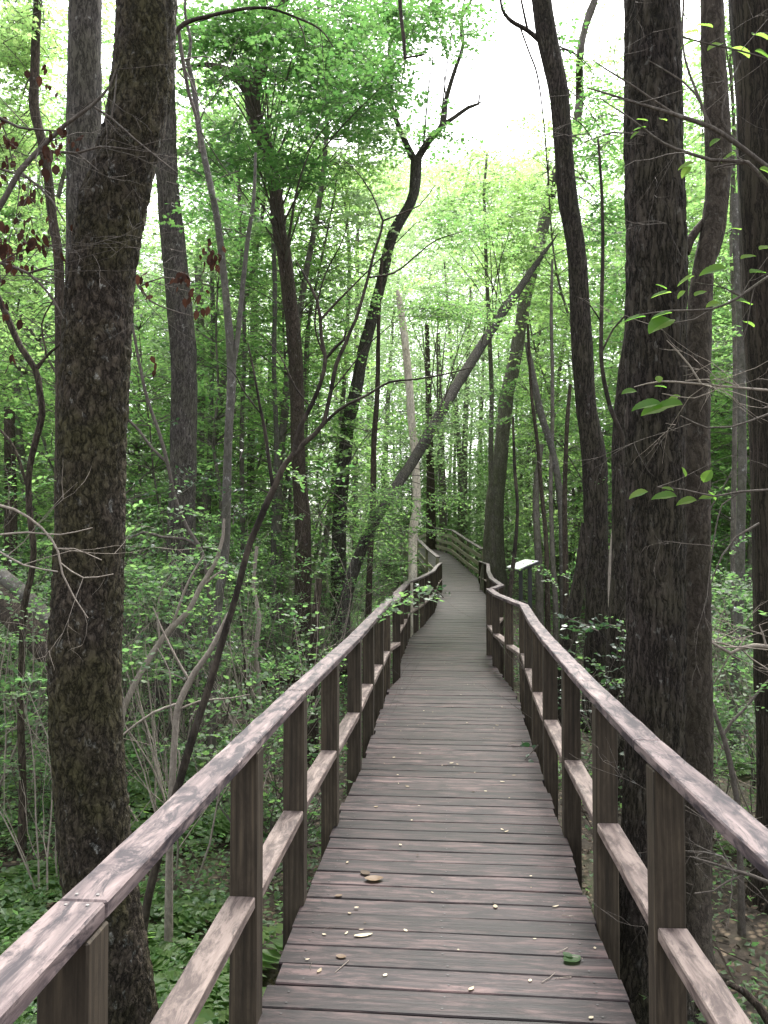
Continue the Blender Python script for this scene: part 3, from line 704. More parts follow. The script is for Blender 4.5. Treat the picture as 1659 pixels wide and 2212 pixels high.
tree('twin_tree', 'thickest dark trunk on the right with furrowed bark, left stem of the pair', 'tree',
     [(1406, -120, 118), (1408, 0, 119), (1410, 149, 124), (1411, 297, 126), (1415, 446, 129), (1418, 549, 132), (1416, 772, 130), (1414, 995, 127), (1418, 1218, 124), (1417, 1400, 126), (1415, 1600, 124), (1408, 1800, 126), (1400, 2000, 134), (1392, 2120, 160)], 4.0, 'b_dark', 110, .018, rough_disp(.004, 44, .2, .03, .036, (GZ, .45, .3, 4)))
tree('twin_tree', 'thinner brown trunk curving outward at the top, right stem of the pair', 'tree',
     [(1534, -120, 48), (1538, 0, 48), (1540, 111, 52), (1547, 223, 54), (1552, 334, 56), (1549, 420, 52), (1535, 520, 52), (1520, 575, 46), (1514, 640, 50), (1509, 720, 54), (1507, 809, 56), (1506, 1032, 55), (1507, 1300, 57), (1509, 1500, 60), (1509, 1650, 62), (1500, 1850, 72), (1494, 2050, 84)], 4.25, 'b_tan', 56, .03, rough_disp(.005, 30, .4, .04, .008, (GZ, .4, .25, 5)),
     limbs=[[(1478, 545, 26), (1490, 520, 20), (1510, 490, 16), (1528, 470, 14)]])
tree('cedar_tree', 'stringy barked trunk at the right edge of the picture', 'tree',
     [(1634, -120, 118), (1636, 0, 118), (1646, 186, 112), (1650, 372, 110), (1660, 595, 112), (1672, 809, 112), (1682, 995, 114), (1690, 1218, 118), (1698, 1459, 124), (1706, 1638, 130), (1712, 1850, 150)], 5.2, 'b_cedar', 64, .035, rough_disp(.012, 30, .05, .05, .0))
tree('back_tree', 'dim trunk half hidden behind the left side of the furrowed trunk', 'tree',
     [(1375, 640, 30), (1358, 760, 32), (1345, 860, 32), (1336, 980, 30), (1338, 1100, 32), (1339, 1216, 36), (1334, 1350, 42), (1330, 1550, 48)], 7.5, 'b_dark', 22, .07, rough_disp(.006, 20, .2, .05))
tree('tilted_tree', 'short dark stem tilting away behind the glossy shrub on the right', 'tree',
     [(1268, 1130, 26), (1258, 1220, 28), (1245, 1290, 31), (1232, 1360, 35), (1222, 1430, 40)], 9.2, 'b_dark', 18, .07, rough_disp(.006, 20, .25, .05))
tree('lichen_tree', 'thin stem blotched with pale lichen beside the stringy barked trunk', 'tree',
     [(1588, 420, 14), (1592, 560, 16), (1600, 700, 17), (1602, 850, 18), (1604, 1000, 18), (1600, 1150, 19), (1598, 1280, 20), (1592, 1400, 18), (1586, 1500, 20)], 9.0, 'b_smooth', 14, .1, rough_disp(.004, 14, .3, .06))
tree('slim_tree', 'slim trunk at far left with open sky beside it', 'tree',
     [(86, -60, 16), (81, 0, 18), (76, 132, 18), (74, 231, 21), (89, 298, 20), (103, 380, 19), (112, 463, 20), (126, 562, 20), (130, 734, 22), (131, 850, 22), (130, 1100, 24), (132, 1400, 28)], 10, 'b_brown', 16, .1, rough_disp(.006, 16, .25, .08),
     crown=[(50, 80, 11, 50, 100, 1.5, 44, .9, .06, S_MAPLE), (40, 300, 11, 50, 90, 1.5, 30, .9, .06, S_MAPLE), (110, 480, 11, 40, 70, 1.0, 12, .8, .06, S_MAPLE), (30, 580, 10.6, 50, 60, 1.0, 12, .8, .06, S_OVATE), (40, 700, 11, 80, 80, 1.5, 10, .8, .07, S_OVATE)], leafm='l_lime', seed=12)
tree('crooked_tree', 'thin crooked tree at the left border winding upward', 'tree',
     [(-20, 610, 14), (8, 668, 14), (43, 747, 14), (76, 797, 14), (86, 846, 14), (91, 896, 14), (79, 945, 14), (64, 1011, 13), (62, 1078, 13), (68, 1144, 13), (73, 1190, 13), (66, 1250, 13), (53, 1306, 14), (47, 1424, 14), (45, 1563, 15), (49, 1702, 16)], 6.0, 'b_brown', 12, .07,
     limbs=[[(76, 797, 8), (110, 760, 6), (140, 735, 5)], [(79, 800, 7), (100, 770, 5), (90, 700, 4), (120, 640, 3)], [(58, 1050, 7), (40, 990, 7), (20, 950, 6), (-10, 920, 5)]])
tree('dead_sapling', 'dark dead sapling slanting up from behind the left railing with spreading bare branches', 'sapling',
     [(640, 975, 11.7), (616, 1003, 13.1), (589, 1060, 14.4), (560, 1126, 13.8), (536, 1187, 13.8), (509, 1290, 13.8), (482, 1379, 15.2), (452, 1483, 15.8), (417, 1590, 16.6), (342, 1850, 17.9), (309, 2010, 19.3)], 4.55, 'b_twigdark', 14, .05, rough_disp(.0025, 40, .15),
     limbs=[[(636, 980, 12.6), (640, 950, 11.8), (650, 920, 10.9), (672, 876, 10.1), (688, 840, 9.2), (700, 800, 9.2), (703, 774, 9.2), (694, 730, 8.4), (692, 687, 7.6), (685, 650, 6.7), (672, 621, 5.9), (655, 590, 4.2), (638, 560, 2.5)],
            [(634, 985, 11.8), (658, 956, 11.8), (680, 938, 10.9), (698, 916, 10.1), (712, 858, 9.2), (727, 785, 9.2), (745, 745, 8.4), (757, 715, 7.6), (770, 687, 7.6), (796, 596, 6.7), (807, 549, 5.9), (818, 517, 5.9), (827, 477, 5), (815, 445, 3.4), (803, 418, 3.4), (770, 370, 2.5), (735, 340, 1.7)],
            [(650, 962, 7.6), (669, 949, 6.7), (730, 887, 6.7), (792, 854, 5.9), (843, 825, 5), (894, 820, 4.2), (967, 807, 3.4), (1030, 790, 1.7)],
            [(703, 776, 6.7), (725, 750, 6.7), (742, 735, 5.9), (748, 715, 4.2)], [(693, 690, 5.9), (730, 650, 5), (780, 600, 3.4), (840, 540, 2.5), (900, 480, 1.7)],
            [(827, 477, 4.2), (870, 460, 3.4), (905, 445, 2.5), (940, 400, 1.7)], [(792, 600, 4.2), (850, 590, 4.2), (890, 560, 3.4), (940, 520, 2.5), (1000, 500, 1.7)],
            [(704, 780, 4.2), (680, 700, 4.2), (700, 600, 3.4), (740, 520, 2.5), (752, 470, 1.7)], [(590, 1055, 8.4), (580, 990, 8.4), (572, 930, 7.6), (560, 870, 5.9), (548, 800, 4.2), (535, 740, 2.5)],
            [(568, 900, 3.4), (530, 850, 3.4), (500, 800, 2.5), (450, 770, 1.7)], [(712, 850, 3.4), (760, 790, 3.4), (800, 740, 2.5), (860, 690, 1.7)],
            [(672, 880, 3.4), (640, 840, 3.4), (600, 760, 2.5), (560, 720, 1.7)]])
tree('pale_sapling', 'pale smooth sapling standing against the slanting dead sapling', 'sapling',
     [(512, 1290, 6), (482, 1350, 9), (452, 1409, 11), (420, 1453, 13), (399, 1492, 14), (384, 1528, 14), (378, 1587, 14), (372, 1690, 15), (366, 1850, 16)], 4.7, 'b_twigpale', 10, .06,
     limbs=[[(410, 1472, 6), (380, 1420, 5), (350, 1360, 4), (330, 1310, 2)], [(384, 1520, 6), (330, 1540, 5), (275, 1580, 5), (240, 1610, 3)], [(384, 1535, 5), (430, 1515, 4), (500, 1508, 3), (540, 1500, 2)], [(378, 1600, 5), (368, 1520, 4), (366, 1450, 3), (340, 1400, 2)]])
tree('arching_sapling', 'long pale branchy sapling arching right from behind the mossy trunk', 'sapling',
     [(484, 1120, 5), (482, 1156, 7), (464, 1218, 9), (432, 1269, 10), (408, 1319, 12), (363, 1364, 13), (318, 1430, 13), (285, 1490, 13), (262, 1545, 14), (240, 1640, 15)], 6.0, 'b_twigpale', 10, .07,
     limbs=[[(440, 1262, 6), (462, 1245, 5), (483, 1230, 3)], [(370, 1360, 7), (390, 1300, 6), (410, 1250, 5), (440, 1200, 4)], [(345, 1385, 5), (340, 1320, 4), (350, 1270, 3), (370, 1240, 2)]])
tree('vine_stem', 'thin dark stem hanging from the mossy trunk down to the grey trunk', 'vine',
     [(284, 690, 5), (288, 714, 6), (314, 846, 7), (347, 945, 8), (364, 1011, 8), (378, 1075, 8), (405, 1141, 8), (437, 1195, 8), (450, 1280, 8), (455, 1400, 9)], 7.5, 'b_twig', 8, .08, limbs=[[(362, 1000, 7), (330, 970, 6), (300, 930, 6), (270, 900, 5)], [(430, 1180, 7), (400, 1165, 7), (350, 1160, 6), (310, 1150, 6), (270, 1170, 5)]])
tree('right_sapling', 'slanting greenish sapling at the foot of the right twin trunk', 'sapling',
     [(1530, 1490, 7), (1545, 1545, 9), (1562, 1590, 11), (1574, 1633, 12), (1585, 1690, 12), (1594, 1750, 13), (1600, 1900, 14)], 4.9, 'b_twig', 10, .05, limbs=[[(1562, 1590, 7), (1580, 1560, 7), (1610, 1530, 6), (1650, 1480, 5), (1690, 1440, 4)]])
tree('thin_tree', 'thin dark sapling curving behind the furrowed trunk from high above', 'sapling',
     [(1292, 300, 5), (1300, 420, 7), (1302, 549, 8), (1299, 697, 9), (1300, 790, 9), (1317, 876, 10), (1335, 920, 10), (1350, 955, 10), (1362, 1050, 10), (1370, 1250, 11)], 6.3, 'b_twigdark', 10, .08, limbs=[[(1300, 760, 5), (1325, 710, 4), (1352, 680, 4), (1400, 640, 3)], [(1301, 700, 4), (1275, 660, 3), (1245, 640, 2)]])
tree('young_tree', 'slender straight tree with bright lime crown under the white sky gap', 'tree',
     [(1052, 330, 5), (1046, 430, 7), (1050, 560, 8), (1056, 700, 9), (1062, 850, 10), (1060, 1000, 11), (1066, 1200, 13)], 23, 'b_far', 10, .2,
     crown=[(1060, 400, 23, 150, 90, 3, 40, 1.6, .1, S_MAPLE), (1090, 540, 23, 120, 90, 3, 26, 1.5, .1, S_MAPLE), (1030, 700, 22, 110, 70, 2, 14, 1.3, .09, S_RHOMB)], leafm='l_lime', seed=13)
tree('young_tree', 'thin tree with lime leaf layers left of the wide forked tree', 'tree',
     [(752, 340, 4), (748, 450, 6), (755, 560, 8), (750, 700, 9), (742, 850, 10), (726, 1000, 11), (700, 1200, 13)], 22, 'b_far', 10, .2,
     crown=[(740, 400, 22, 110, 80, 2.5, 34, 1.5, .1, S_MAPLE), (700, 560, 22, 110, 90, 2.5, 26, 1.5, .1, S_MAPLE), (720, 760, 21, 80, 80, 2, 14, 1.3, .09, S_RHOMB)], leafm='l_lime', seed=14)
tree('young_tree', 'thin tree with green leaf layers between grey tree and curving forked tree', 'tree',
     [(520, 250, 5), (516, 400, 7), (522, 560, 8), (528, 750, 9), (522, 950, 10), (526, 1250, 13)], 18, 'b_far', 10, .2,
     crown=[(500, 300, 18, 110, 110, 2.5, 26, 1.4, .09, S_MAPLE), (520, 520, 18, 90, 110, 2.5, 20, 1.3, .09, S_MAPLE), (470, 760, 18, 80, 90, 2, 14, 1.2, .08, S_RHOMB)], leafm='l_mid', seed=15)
tree('young_tree', 'leafy slender tree seen through the gap between right twin trunks and stringy barked trunk', 'tree',
     [(1585, -40, 5), (1578, 120, 7), (1586, 300, 8), (1580, 500, 9), (1588, 800, 10), (1584, 1200, 12)], 9.5, 'b_far', 10, .1,
     crown=[(1580, 80, 9.5, 55, 110, 1.0, 22, .7, .06, S_OVATE), (1585, 330, 9.5, 45, 120, 1.0, 18, .7, .06, S_OVATE), (1570, 600, 9.5, 50, 100, 1.0, 10, .7, .055, S_OVATE), (1490, 250, 9.5, 40, 120, 1.0, 10, .7, .06, S_OVATE)], leafm='l_mid', seed=16)
more = [([(590, 400, 8), (588, 470, 9), (594, 620, 10), (592, 800, 10), (597, 950, 11), (592, 1130, 12), (590, 1300, 13)], 17, 'b_smooth', 'pale lichened pole of a tree just left of the curving forked trunk'),
        ([(557, 380, 12), (552, 520, 14), (548, 700, 15), (545, 850, 16), (542, 980, 17), (540, 1250, 20)], 24, 'b_smooth', 'whitish distant trunk between the double stem and the forked trunk'),
        ([(825, 560, 7), (818, 700, 8), (815, 850, 11), (808, 950, 12), (806, 1080, 13), (800, 1200, 13), (796, 1330, 14)], 15, 'b_brown', 'narrow brown trunk between the wide fork tree and dead trunk'),
        ([(672, 620, 6), (665, 760, 7), (662, 900, 8), (660, 1020, 9), (664, 1200, 10)], 22, 'b_smooth', 'faint pale stem right of the curving forked trunk'),
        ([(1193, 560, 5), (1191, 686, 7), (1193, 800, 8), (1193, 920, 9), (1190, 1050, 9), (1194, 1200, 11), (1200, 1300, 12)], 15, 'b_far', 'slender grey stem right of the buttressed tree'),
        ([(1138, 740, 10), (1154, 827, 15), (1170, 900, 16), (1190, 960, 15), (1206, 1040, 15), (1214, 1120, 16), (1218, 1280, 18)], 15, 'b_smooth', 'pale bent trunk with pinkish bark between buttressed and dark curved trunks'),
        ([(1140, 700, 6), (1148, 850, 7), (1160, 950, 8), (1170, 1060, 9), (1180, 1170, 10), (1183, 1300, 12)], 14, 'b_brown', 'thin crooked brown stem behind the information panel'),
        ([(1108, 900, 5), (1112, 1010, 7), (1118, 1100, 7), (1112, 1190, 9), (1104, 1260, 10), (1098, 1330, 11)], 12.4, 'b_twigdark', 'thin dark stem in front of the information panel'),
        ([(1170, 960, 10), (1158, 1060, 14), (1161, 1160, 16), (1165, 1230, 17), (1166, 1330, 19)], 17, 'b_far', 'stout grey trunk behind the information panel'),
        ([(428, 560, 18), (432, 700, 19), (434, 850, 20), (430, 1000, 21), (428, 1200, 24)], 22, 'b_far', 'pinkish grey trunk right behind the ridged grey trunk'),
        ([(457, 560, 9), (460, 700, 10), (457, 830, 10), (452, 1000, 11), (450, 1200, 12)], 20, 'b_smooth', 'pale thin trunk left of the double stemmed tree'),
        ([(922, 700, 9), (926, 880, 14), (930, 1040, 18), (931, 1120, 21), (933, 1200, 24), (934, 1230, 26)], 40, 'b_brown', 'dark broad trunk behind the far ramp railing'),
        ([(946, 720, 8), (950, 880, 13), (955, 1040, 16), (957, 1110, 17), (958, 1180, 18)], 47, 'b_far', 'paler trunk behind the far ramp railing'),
        ([(1232, 830, 8), (1226, 900, 9), (1222, 1000, 10), (1220, 1100, 11), (1222, 1230, 13)], 13, 'b_brown', 'thin brown trunk in front of the bent pale one'),
        ([(1335, 1080, 8), (1322, 1180, 9), (1318, 1300, 9), (1330, 1400, 10), (1336, 1520, 11)], 8.2, 'b_twigpale', 'pale crooked stem by the glossy shrub'),
        ([(555, 1180, 7), (548, 1270, 8), (560, 1330, 9), (553, 1400, 10), (558, 1480, 11), (562, 1560, 12)], 9, 'b_twigpale', 'pale twisted sapling standing behind the left railing'),
        ([(520, 1330, 5), (528, 1420, 5), (532, 1500, 6), (538, 1600, 7)], 8.2, 'b_twigdark', 'thin dark upright stem beside the twisted sapling'),
        ([(690, 1250, 14), (682, 1330, 17), (678, 1420, 20), (676, 1500, 22)], 8.6, 'b_brown', 'snapped brown sapling stump stem against the left railing'),
        ([(20, 880, 22), (22, 1000, 24), (24, 1100, 26), (22, 1300, 30)], 14, 'b_brown', 'dim trunk at the left border behind the crooked tree')]
for k, (rows, Y, bk, lab) in enumerate(more):
    tree('slender_tree', lab, 'tree', rows, Y, bk, 12, .12, rough_disp(.004, 12, .3, .08))

# fallen trunks at the left
def log(label, rows, barkm, Y, seg=24):
    P = line(rows, Y); mb = MB(); tube(mb, P, seg, 0, .06, rough_disp(.01, 14, 1.0, .08)); V0 = P[len(P) // 2][:3]
    tag(link('fallen_log', mb.mesh('fallen_log', [M[barkm]], origin=V0), loc=tuple(V0)), label, 'log')
log('thick reddish fallen log slanting down behind the mossy trunk', [(-80, 1215, 72, 9), (0, 1285, 74, 8.6), (60, 1345, 74, 8.2), (130, 1425, 70, 7.8), (190, 1525, 64, 7.2), (222, 1640, 58, 7), (235, 1760, 56, 7)], 'b_brown', 8)
log('pale grey fallen log lying on the reddish fallen log', [(-80, 1170, 30, 8.4), (0, 1240, 32, 8.0), (50, 1280, 32, 7.7), (110, 1345, 30, 7.4), (185, 1440, 28, 7.0), (215, 1540, 24, 6.7)], 'b_smooth', 8)
log('rotting log on the ground behind the left railing', [(560, 1478, 26), (620, 1462, 28), (700, 1452, 28), (760, 1440, 20)], 'b_brown', 11.5)
log('bleached stick lying on the forest floor beyond the grey trunk', [(290, 1412, 7), (340, 1408, 8), (440, 1412, 8), (560, 1405, 7)], 'b_twigpale', 15, 8)

# ------------------------------------------------------------------ leafy and bare branches reaching into view
def branch(label, rows, Y, barkm, subs=(), leaf_spots=(), leafm='l_big', twigs=0, seed=1, name='branch', cat='branch', deadl=0, lim=(-900, 9000)):
    rng = np.random.default_rng(seed); P = line(rows, Y); o = P[0][:3]
    root = empty(name, tuple(o)); tag(root, label, cat)
    mb = MB(); st = tube(mb, P, 8, 0, .05)
    ends = []
    for s in subs: st = np.vstack([st, tube(mb, line(s, Y), 6, 0, .05)])
    for _ in range(twigs):
        q = st[rng.integers(len(st) // 5, len(st))]
        twiggy(mb, q[:3], rng.normal(0, 1, 3) * (1, .6, .7), rng.uniform(.25, .6) * Y / 4, max(.0015, q[3] * .5), rng, 2, 0, .5, .0, (1, 3), 4, ends)
    link('stem', mb.mesh('stem', [M[barkm]], origin=o), root)
    if deadl: ends = [e for e in ends if lim[0] < CW + F * e[0][0] / e[0][1] < lim[1]] or ends
    if leaf_spots or deadl:
        lm = MB()
        for (px, py, Lpx, ang, tip) in leaf_spots:
            p = at(px, py, Y + rng.normal(0, .05)); a = math.radians(ang)
            d = np.array((math.cos(a), rng.normal(0, .3), math.sin(a))); nr = unit(np.array((rng.normal(0, .25), -tip * 1.3, 1.0)))
            bigleaf(lm, p, d, nr, 1.0 * Lpx * Y / F, 0)
        for _ in range(deadl):
            c, d = ends[rng.integers(len(ends))]; n = rng.integers(3, 9)
            leaves(lm, c + rng.normal(0, .028, (n, 3)), np.array((0, 0, -1.)) + rng.normal(0, .35, (n, 3)), rng.normal(0, 1, (n, 3)), rng.uniform(.028, .058, n), S_OVATE, 0, rng)
        link('leaves', lm.mesh('leaves', [M[leafm]], smooth=False, origin=o), root)
    return root
branch('long bare branch reaching in from the right edge high across the furrowed trunk', [(1720, 400, 12), (1659, 362, 11), (1590, 310, 11), (1536, 275, 10), (1462, 249, 9), (1377, 223, 6), (1320, 205, 5), (1269, 190, 3)], 3.2, 'b_twig',
       [[(1462, 249, 6), (1410, 215, 5), (1362, 182, 5), (1310, 150, 4), (1273, 125, 2)], [(1529, 271, 6), (1512, 215, 6), (1488, 156, 6), (1474, 90, 5), (1477, 0, 5), (1482, -60, 4)], [(1536, 275, 6), (1500, 200, 5), (1450, 160, 4), (1400, 130, 2)], [(1600, 318, 5), (1560, 260, 4), (1570, 200, 3), (1600, 130, 3)], [(1474, 80, 5), (1530, 95, 4), (1600, 110, 4), (1700, 140, 4)]],
       [(1575, 105, 62, 5, .5), (1540, 60, 40, 160, .4), (1560, 95, 40, 200, .5), (1625, 75, 46, 10, .4), (1510, 68, 34, 175, .3), (1500, 90, 30, 190, .2), (1630, 110, 55, -20, .7)], twigs=9, seed=21)
branch('second bare branch from the right edge, curving below the long high one', [(1720, 450, 10), (1659, 398, 10), (1615, 351, 9), (1575, 347, 8), (1536, 346, 8), (1485, 330, 7), (1432, 309, 6), (1358, 253, 4), (1295, 212, 2)], 3.1, 'b_twig',
       [[(1391, 294, 5), (1358, 288, 4), (1325, 286, 4), (1280, 300, 3), (1235, 320, 2)], [(1615, 351, 6), (1580, 355, 5), (1540, 362, 3)]],
       [(1640, 365, 50, -20, .7), (1500, 352, 36, 190, .6), (1490, 360, 30, 230, .6), (1395, 275, 28, 185, .4), (1400, 262, 26, 150, .4), (1380, 285, 22, 210, .4), (1425, 258, 24, 20, .4), (1590, 330, 34, 200, .5), (1555, 300, 30, 210, .4)], twigs=6, seed=22)
branch('leafy hazel twig with bright toothed leaves crossing the furrowed trunk at mid height', [(1720, 590, 7), (1659, 598, 6), (1600, 640, 6), (1537, 668, 5), (1451, 671, 4), (1380, 680, 2)], 2.9, 'b_twig',
       [[(1600, 640, 4), (1560, 620, 3), (1500, 610, 2)], [(1537, 668, 3), (1500, 690, 3), (1440, 700, 2)]],
       [(1395, 684, 46, 182, .4), (1450, 690, 70, 205, .5), (1452, 676, 44, 185, .3), (1450, 632, 44, 185, .3), (1440, 625, 26, 150, .4), (1500, 596, 40, 200, .4), (1480, 628, 24, 220, .4), (1585, 650, 62, 10, .5), (1555, 655, 34, 190, .6), (1605, 695, 34, -5, .4), (1570, 580, 58, 185, .6), (1620, 590, 40, 15, .5), (1600, 560, 34, 20, .5), (1640, 540, 36, 20, .5), (1500, 640, 30, 30, .4), (1600, 497, 26, 170, .4)], twigs=3, seed=23)
branch('thin grey branch with three bright leaves in front of the furrowed trunk', [(1720, 850, 6), (1659, 843, 6), (1600, 838, 5), (1526, 831, 5), (1429, 824, 4), (1370, 836, 2)], 3.0, 'b_twigpale',
       [[(1515, 830, 5), (1490, 790, 4), (1460, 755, 4), (1440, 735, 2)], [(1600, 838, 4), (1560, 820, 3), (1480, 822, 2)], [(1560, 834, 3), (1500, 860, 2), (1430, 850, 2)]],
       [(1375, 845, 36, 184, .3), (1430, 872, 66, 184, .4), (1475, 874, 62, 178, .4), (1440, 880, 60, 190, .5), (1470, 855, 34, 200, .4), (1440, 838, 26, 160, .3), (1425, 826, 22, 90, .2), (1560, 812, 44, 190, .5)], twigs=7, seed=24)
branch('fine twig with a few leaves low across both twin trunks', [(1720, 1060, 6), (1659, 1058, 5), (1600, 1062, 5), (1545, 1072, 4), (1480, 1058, 3), (1420, 1052, 2)], 3.0, 'b_twig',
       [[(1600, 1062, 4), (1560, 1090, 3), (1540, 1180, 3), (1530, 1260, 2)], [(1659, 895, 5), (1581, 922, 4), (1526, 924, 4), (1470, 898, 3)], [(1640, 1130, 5), (1590, 1160, 5), (1560, 1200, 4), (1535, 1260, 3)]],
       [(1400, 1062, 44, 192, .3), (1462, 1072, 54, 178, .4), (1505, 1080, 44, 186, .4), (1520, 1042, 34, 60, .4), (1530, 1062, 30, -30, .4), (1545, 1075, 34, 175, .4), (1480, 1030, 22, 100, .3), (1455, 1060, 26, 160, .4)], twigs=6, seed=25)
branch('curved grey dead branch sweeping out right of the twin trunks near the ground', [(1700, 1402, 10), (1659, 1397, 9), (1630, 1394, 9), (1600, 1400, 8), (1578, 1411, 7), (1555, 1398, 6), (1533, 1386, 5)], 4.6, 'b_twigpale', [[(1595, 1402, 5), (1605, 1385, 4), (1612, 1376, 2)], [(1655, 1396, 5), (1648, 1370, 4), (1640, 1350, 2)]], twigs=12, seed=26)
branch('bare tangled brush behind the right railing near the bottom corner', [(1720, 1950, 9), (1659, 1905, 8), (1620, 1890, 8), (1585, 1880, 7), (1540, 1865, 5), (1490, 1850, 3)], 3.0, 'b_twig', [[(1610, 1888, 5), (1570, 1905, 5), (1540, 1925, 4), (1500, 1930, 3)], [(1659, 1820, 5), (1600, 1800, 4), (1540, 1780, 3), (1480, 1740, 2)], [(1585, 1880, 4), (1560, 1850, 4), (1520, 1840, 3), (1480, 1838, 2)]], twigs=14, seed=27)
branch('brown peeling root branch on the litter in the bottom right corner', [(1680, 2240, 22), (1640, 2175, 18), (1605, 2140, 15), (1575, 2125, 13), (1545, 2130, 9)], 3.4, 'b_brown', seed=28)
branch('bare gnarled branch with withered brown leaves at upper left', [(-60, 520, 16), (0, 445, 13), (43, 370, 12), (83, 327, 11), (139, 271, 9), (198, 228, 7), (238, 185, 5), (250, 150, 3)], 3.3, 'b_twig',
       [[(83, 327, 7), (125, 328, 7), (165, 331, 6), (215, 317, 5), (270, 322, 4), (330, 330, 2)], [(165, 331, 5), (190, 350, 4), (212, 368, 2)], [(205, 232, 6), (240, 255, 5), (290, 300, 4), (340, 340, 3), (385, 375, 2)], [(-40, 235, 9), (0, 255, 7), (40, 275, 6), (120, 283, 4)], [(240, 255, 5), (247, 215, 4), (252, 160, 3)], [(43, 370, 6), (80, 400, 5), (110, 430, 4), (140, 480, 3)], [(-50, 350, 8), (0, 365, 6), (60, 385, 4), (110, 420, 3)]],
       leafm='l_dead', twigs=26, deadl=40, lim=(-200, 140), seed=29)
branch('twigs with hanging withered brown leaves left of the mossy trunk', [(-60, 545, 9), (0, 568, 7), (60, 590, 6), (110, 640, 5), (138, 690, 4)], 3.4, 'b_twig', [[(60, 590, 5), (100, 580, 4), (140, 590, 3)], [(0, 568, 4), (50, 540, 4), (120, 530, 3)]], leafm='l_dead', twigs=14, deadl=34, lim=(-200, 135), seed=30)
branch('twig with withered brown leaves just right of the mossy trunk', [(270, 560, 6), (300, 620, 5), (325, 650, 4), (370, 670, 3), (440, 690, 2)], 4.4, 'b_twig', [[(300, 620, 4), (350, 600, 3), (420, 610, 2)]], leafm='l_dead', twigs=9, deadl=14, lim=(285, 480), seed=31)
branch('fine bare twigs crossing in front of the mossy trunk low down', [(-40, 1085, 6), (30, 1100, 6), (90, 1140, 5), (125, 1190, 5), (135, 1240, 4), (160, 1290, 3), (190, 1335, 2)], 3.1, 'b_twigpale', [[(130, 1215, 3), (180, 1248, 3), (245, 1240, 2)], [(0, 1155, 5), (60, 1150, 4), (130, 1155, 3), (200, 1140, 2)], [(125, 1185, 3), (160, 1185, 2), (220, 1210, 2)], [(-20, 1180, 5), (50, 1220, 4), (125, 1235, 3)]], twigs=5, seed=32)
branch('dark dead branch hanging from above into the white sky gap', [(868, -60, 9), (864, 0, 9), (868, 50, 8), (873, 90, 8), (874, 128, 6)], 6.0, 'b_twigdark', [[(874, 125, 5), (895, 122, 5), (918, 118, 4)]], seed=33)
branch('dark leafy bough arching from the mossy trunk across the canopy', [(375, 75, 12), (400, 50, 10), (450, 35, 8), (520, 20, 7), (580, 18, 6), (640, 38, 5), (690, 62, 4), (720, 100, 2)], 6.0, 'b_twigdark', [[(640, 38, 4), (655, 70, 3), (660, 100, 2)]], twigs=5, seed=34)
branch('grey slender branch hanging beside the mossy trunk top', [(385, 60, 8), (395, 130, 9), (408, 200, 8), (425, 260, 7), (432, 330, 6)], 7.0, 'b_twig', twigs=5, seed=35)

# ------------------------------------------------------------------ repeated plants: one of each kind, then copies
def clear_of_path(x, y, m):
    return abs(x - path_x(y)) > m + .65
def mid_tree(seed, H, r, bark_, leafm, leaf, nb, low, spread, shape):
    rng = np.random.default_rng(seed); root = empty('forest_tree'); mb = MB()
    x = y = 0.0; P = []; lx, ly = rng.normal(0, .12, 2)
    for i, z in enumerate(np.linspace(-.15, H, 9)):
        P.append((x, y, z, r * (1.25 if i == 0 else 1 - .8 * i / 8))); lx = lx * .7 + rng.normal(0, .16); ly = ly * .7 + rng.normal(0, .16); x += lx; y += ly
    st = tube(mb, P, 10, 0, .5); link('trunk', mb.mesh('trunk', [M[bark_]]), root)
    cm = MB()
    for _ in range(nb):
        z = low + (H - low) * rng.random() ** .8; k = int(np.argmin(abs(st[:, 2] - z))); q = st[k][:3]
        a = rng.uniform(0, 2 * math.pi); t = (z - low) / (H - low)
        R = spread * (1 - .55 * t) * rng.uniform(.25, 1); e = q + np.array((math.cos(a) * R, math.sin(a) * R, .25 * R + rng.normal(0, .2)))
        tube(cm, [np.append(q, .008 + .006 * R), np.append((q + e) / 2 + (0, 0, .08 * R), .008), np.append(e, .004)], 3, 0, cap=False)
        L = rng.uniform(.8, 1.5) * (.6 + spread * .2)
        bough(cm, e - np.array((math.cos(a), math.sin(a), 0)) * L * .3, (math.cos(a + rng.normal(0, .5)), math.sin(a + rng.normal(0, .5)), rng.normal(.05, .25)), L, leaf, shape, rng, 0, 1, flat=.5, tr=.005)
    link('crown', cm.mesh('crown', [M['b_far'], M[leafm]], smooth=False), root)
    return root
def place(protos, spots, label, cat, group, rng, smin=.85, smax=1.2, labels=None):
    used = set()
    for i, (x, y) in enumerate(spots):
        k = int(rng.integers(len(protos))); o = protos[k] if k not in used else copy_tree(protos[k]); used.add(k)
        s = rng.uniform(smin, smax); o.scale = (s, s, s * rng.uniform(.9, 1.1)); o.rotation_euler = (0, 0, rng.uniform(0, 6.28)); o.location = (x, y, gz(x, y))
        tag(o, label[k] if isinstance(label, list) else label, cat, group)
    for k, p in enumerate(protos):
        if k not in used:
            for c in list(p.children): bpy.data.objects.remove(c)
            bpy.data.objects.remove(p)
